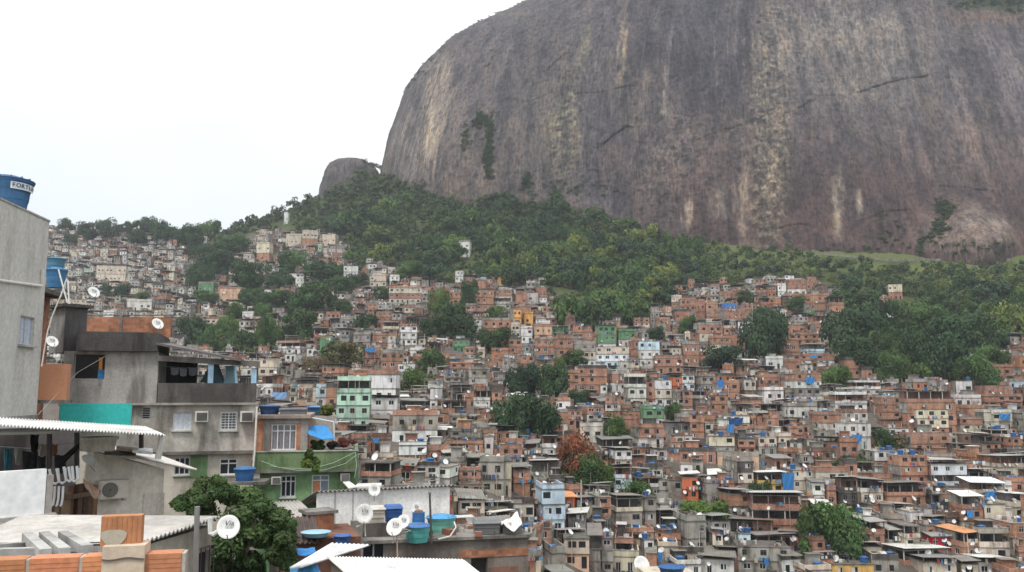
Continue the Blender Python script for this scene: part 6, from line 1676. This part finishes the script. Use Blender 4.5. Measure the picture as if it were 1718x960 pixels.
for i, (a, b, c_, d_) in enumerate(((( -20, 930), (115, 917), 9.5, 11), ((45, 908), (76, 938), 10.4, 8.9), ((73, 906), (108, 936), 10.6, 9.0), ((105, 905), (146, 931), 10.8, 9.2), ((-25, 938), (80, 934), 9.0, 9.4))):
    p, q = P(a[0], a[1], c_), P(b[0], b[1], d_); dx_ = (q-p).normalized(); s_ = dx_.cross(Vector((0, 0, 1))).normalized()*.055; u_ = Vector((0, 0, .10)); m_ = MB()
    m_.hexa([p-s_, p+s_, q+s_, q-s_], [p-s_+u_, p+s_+u_, q+s_+u_, q-s_+u_], (.40, .395, .38), 'concrete')
    tag(m_.build('concrete_beam'), ('longest grey concrete beam lying behind the others', 'left slanting beam of three short grey beams', 'middle slanting beam of three short grey beams', 'right slanting beam of three short grey beams', 'lowest grey beam, just above the foreground bricks')[i], 'beam', 'grey concrete beams in the foreground')
m_ = MB(); p4 = [P(-60, 945, 8.6), P(165, 935, 9.4), P(165, 912, 12), P(-60, 915, 12)]; m_.hexa([p-Vector((0, 0, 5)) for p in p4], [p-Vector((0, 0, .05)) for p in p4], (.13, .12, .115), 'concrete'); tag(m_.build('yard_slab'), 'dark concrete slab under the loose grey beams', 'slab')
# foreground parapet of hollow bricks
f = Fac('brick_parapet', -60, 5.15, 329, 5.45, -3.5, 'foreground parapet of large orange hollow bricks at the bottom left', 'wall')
ztop = f.q(130, 935)[1]; bw, bh = .292, .19; random.seed(9)
xo = f.q(46, 940)[0]-bw*2; row = 0; z = ztop
mo = MB(); mo.box(-.3, f.L-.02, .006, .134, 0, ztop-.004, (.55, .5, .44), 'plaster'); mo.build('mortar', f.o)
while z > ztop-1.4:
    x = xo-(bw/2 if row % 2 else 0); m_ = MB()
    while x < f.L:
        a, b = max(x+.011, -.3), min(x+bw-.011, f.L)
        if b-a > .03:
            c = jit((.56, .235, .12), .2); m_.box(a, b, 0, .14, z-bh+.006, z-.006+(.006 if row == 0 else 0), c, 'clay')
            for g_ in range(1, 7): zz_ = z-bh+bh*g_/7; m_.box(a+.003, b-.003, -.002, -.0005, zz_-.003, zz_+.003, c, 'clay')
        x += bw
    m_.build('brick_course', f.o); z -= bh; row += 1
a = f.r(172, 915, 243, 985); m_ = MB(); m_.box(a[0], a[1], -.03, .17, a[2], a[3], (.66, .54, .42), 'render'); m_.build('plastered_block', f.o)
m_ = MB(); [m_.tube([(a[0]+(a[1]-a[0])*q/6, -.034, a[3]-.075-.006*math.sin(q*1.3)) for q in range(7)], .006, (.25, .2, .17), 'concrete', 4)]; m_.build('crack_line', f.o)
t = f.r(169, 866, 237, 916, .05); k = thing('brick_tile', f.w((t[0]+t[1])/2, .05, t[2]), f.o.rotation_euler.z, 'upright terracotta hollow brick with a mortar smear on the foreground parapet', 'brick'); w_ = (t[1]-t[0])/2; m_ = MB()
m_.box(-w_, w_, 0, .09, 0, t[3]-t[2], (.44, .20, .10), 'clay')
for g_ in range(1, 8): m_.box(-w_+2*w_*g_/8-.004, -w_+2*w_*g_/8+.004, -.003, -.0005, .004, t[3]-t[2]-.004, (.42, .19, .095), 'clay')
m_.build('brick', k); m_ = MB(); n = 12; pts = [(-.04+(w_*.62)*math.cos(t_)*(1+.15*math.sin(3*t_)), -.006, .055+.055*math.sin(t_)*(1+.2*math.cos(2*t_))) for t_ in np.linspace(0, 6.283, 18)[:-1]]; m_.poly([pts[j] for j in range(len(pts))], (.5, .45, .37), 'render'); m_.build('mortar_smear', k)
m_ = MB(); m_.tube([P(328, 975, 6.2), P(331, 850, 6.2)], .019, (.33, .33, .325), 'metal', 10); tag(m_.build('steel_post'), 'grey steel post rising at the right end of the foreground bricks', 'post')
# a thin cable to the stained house
m_ = MB(); m_.tube([P(60, 700, 40), P(130, 625, 44), P(190, 590, 46), P(236, 562, 47.5)], .012, (.35, .34, .33), 'paint', 4); tag(m_.build('cable'), 'thin cable slanting up across the stained house front', 'cable')

# --- the near tree
rg = np.random.default_rng(21); Y = 33.0; base = P(400, 980, Y); cen = P(394, 893, Y); o = thing('leafy_tree', Vector((cen.x+.2, cen.y, -17)), 0, 'large leafy green tree in front of the green house, nearest tree of all', 'tree')
off = cen-o.location; bl = []
px = Y/F
for (u, v, r_) in ((330, 832, 34), (355, 822, 30), (310, 835, 20), (385, 828, 32), (415, 835, 32), (440, 850, 34), (462, 872, 34), (472, 905, 30), (350, 860, 40), (395, 870, 45), (430, 900, 46), (385, 915, 48), (345, 905, 36), (460, 935, 36), (420, 950, 46), (375, 955, 46), (480, 945, 22), (335, 950, 30), (300, 850, 14), (478, 880, 16), (372, 812, 18), (405, 985, 50), (455, 980, 40), (350, 990, 40)):
    for q in range(3):
        p = P(u+rg.normal()*7, v+rg.normal()*6, Y+rg.normal()*.55)-o.location; s = r_*px*rg.uniform(.34, .74); bl.append((p.x, p.y, p.z, s, s, s*.72))
V, Fc, C = leaf_cloud(rg, bl, 640, .08, (.060, .100, .034), .5, 2.3)
link('crown', np_mesh('crown', V, Fc, C, 'leaf'), o); tm = MB(); tm.tube([(0, 0, -1), (.1, 0, off.z*.45), (0, .1, off.z*.8), (.2, 0, off.z*1.05)], .2, (.09, .07, .055), 'wood', 8, .07)
for a in range(6):
    q = a*1.05; tm.tube([(0.05, .05, off.z*(.6+.04*a)), (math.cos(q)*.8, math.sin(q)*.7, off.z*(.78+.03*a)), (math.cos(q)*1.7, math.sin(q)*1.2, off.z*(.9+.03*a))], .08, (.09, .07, .055), 'wood', 6, .02)
tm.build('trunk', o)
# ------------------------------------------------------------------ air, light, camera
hz = MB(); hz.box(-1500, 2100, -60, 1500, -61, 470, (1, 1, 1), 'paint'); o = hz.build('haze'); o.data.materials.clear(); o['kind'] = 'stuff'; o['label'] = 'thin pale haze in the air over the whole valley'
m_ = bpy.data.materials.new('haze'); m_.use_nodes = True; nt = m_.node_tree; nt.nodes.remove(nt.nodes['Principled BSDF'])
pv = nt.nodes.new('ShaderNodeVolumePrincipled'); pv.inputs['Color'].default_value = (.80, .86, .93, 1); pv.inputs['Density'].default_value = .00015; pv.inputs['Anisotropy'].default_value = .25
nt.links.new(pv.outputs[0], nt.nodes['Material Output'].inputs['Volume']); o.data.materials.append(m_)

w = bpy.data.worlds.new('World'); S.world = w; w.use_nodes = True; nt = w.node_tree
bg = nt.nodes['Background']; sky = nt.nodes.new('ShaderNodeTexSky'); sky.sky_type = 'NISHITA'; sky.sun_disc = False
SE, SA = R(62), R(205); sky.sun_elevation = SE; sky.sun_rotation = SA
tc_ = nt.nodes.new('ShaderNodeTexCoord').outputs['Generated']
cl = noise(nt, mapping(nt, tc_, (1, 1, 2.5)), 2.2, 5, .55)
cloud = ramp(nt, cl, [(.3, (.91, .94, .97)), (.6, (1.0, 1.0, 1.0))])
sx = nt.nodes.new('ShaderNodeSeparateXYZ'); nt.links.new(tc_, sx.inputs[0])
elev = ramp(nt, sx.outputs[2], [(0, (.48, .52, .57)), (.17, (.665, .69, .71)), (.26, (.74, .75, .76)), (.45, (1.0, 1.0, 1.0))])
cloud = mixc(nt, 'MULTIPLY', 1.0, cloud, elev)
cloud = mixc(nt, 'MULTIPLY', 1.0, cloud, (8.6, 8.6, 8.6))
nt.links.new(mixc(nt, 'MIX', .92, sky.outputs[0], cloud), bg.inputs['Color']); bg.inputs['Strength'].default_value = .1
L = bpy.data.lights.new('sun', 'SUN'); L.energy = 1.5; L.angle = R(11); L.color = (1, .965, .91); so = bpy.data.objects.new('sun', L); COL.objects.link(so)
# sun stands behind and to the left of the camera
dirv = Vector((-math.sin(R(25))*math.cos(SE), -math.cos(R(25))*math.cos(SE), math.sin(SE)))
so.rotation_euler = (-dirv).to_track_quat('-Z', 'Y').to_euler()
sky.sun_rotation = math.atan2(dirv.x, dirv.y) % (2*math.pi)
cam = bpy.data.cameras.new('camera'); co = bpy.data.objects.new('camera', cam); COL.objects.link(co); S.camera = co
cam.sensor_width = 36; cam.lens = 36*F/1718; cam.clip_start = .1; cam.clip_end = 20000
co.rotation_euler = (math.pi/2+TH, 0, 0)
S.view_settings.view_transform = 'Standard'; S.view_settings.look = 'None'; S.view_settings.exposure = 0.85; S.view_settings.gamma = 1
S.render.engine = 'CYCLES'; S.cycles.use_denoising = True; S.cycles.max_bounces = 6; S.cycles.diffuse_bounces = 3; S.cycles.volume_bounces = 1
S.cycles.transparent_max_bounces = 6; S.cycles.use_adaptive_sampling = True; S.cycles.adaptive_threshold = .015
# labels that came out equal: number them across the picture
groups = {}
for o in bpy.data.objects:
    if o.parent is None and o.get('label') and o.get('kind') is None: groups.setdefault(o['label'], []).append(o)
ORD = ['leftmost', 'second from left', 'third from left', 'fourth from left', 'fifth from left', 'sixth from left', 'seventh from left', 'eighth from left', 'ninth from left', 'tenth from left']
for lab, os_ in groups.items():
    if 1 < len(os_) <= 10:
        os_.sort(key=lambda o: proj(o.location)[0] if o.type != 'MESH' or o.location.length > 1 else 0)
        for k, o in enumerate(os_): o['label'] = lab+', '+(('left one', 'right one')[k] if len(os_) == 2 else ORD[k])

for o in bpy.data.objects:
    if o.parent is None and o.get('label') and len(o['label'].split()) > 16:
        o['label'] = ' '.join(o['label'].split('-storey ')[-1].split()[:16])
for o in bpy.data.objects:
    if o.name.startswith('rubble'): o['kind'] = 'stuff'
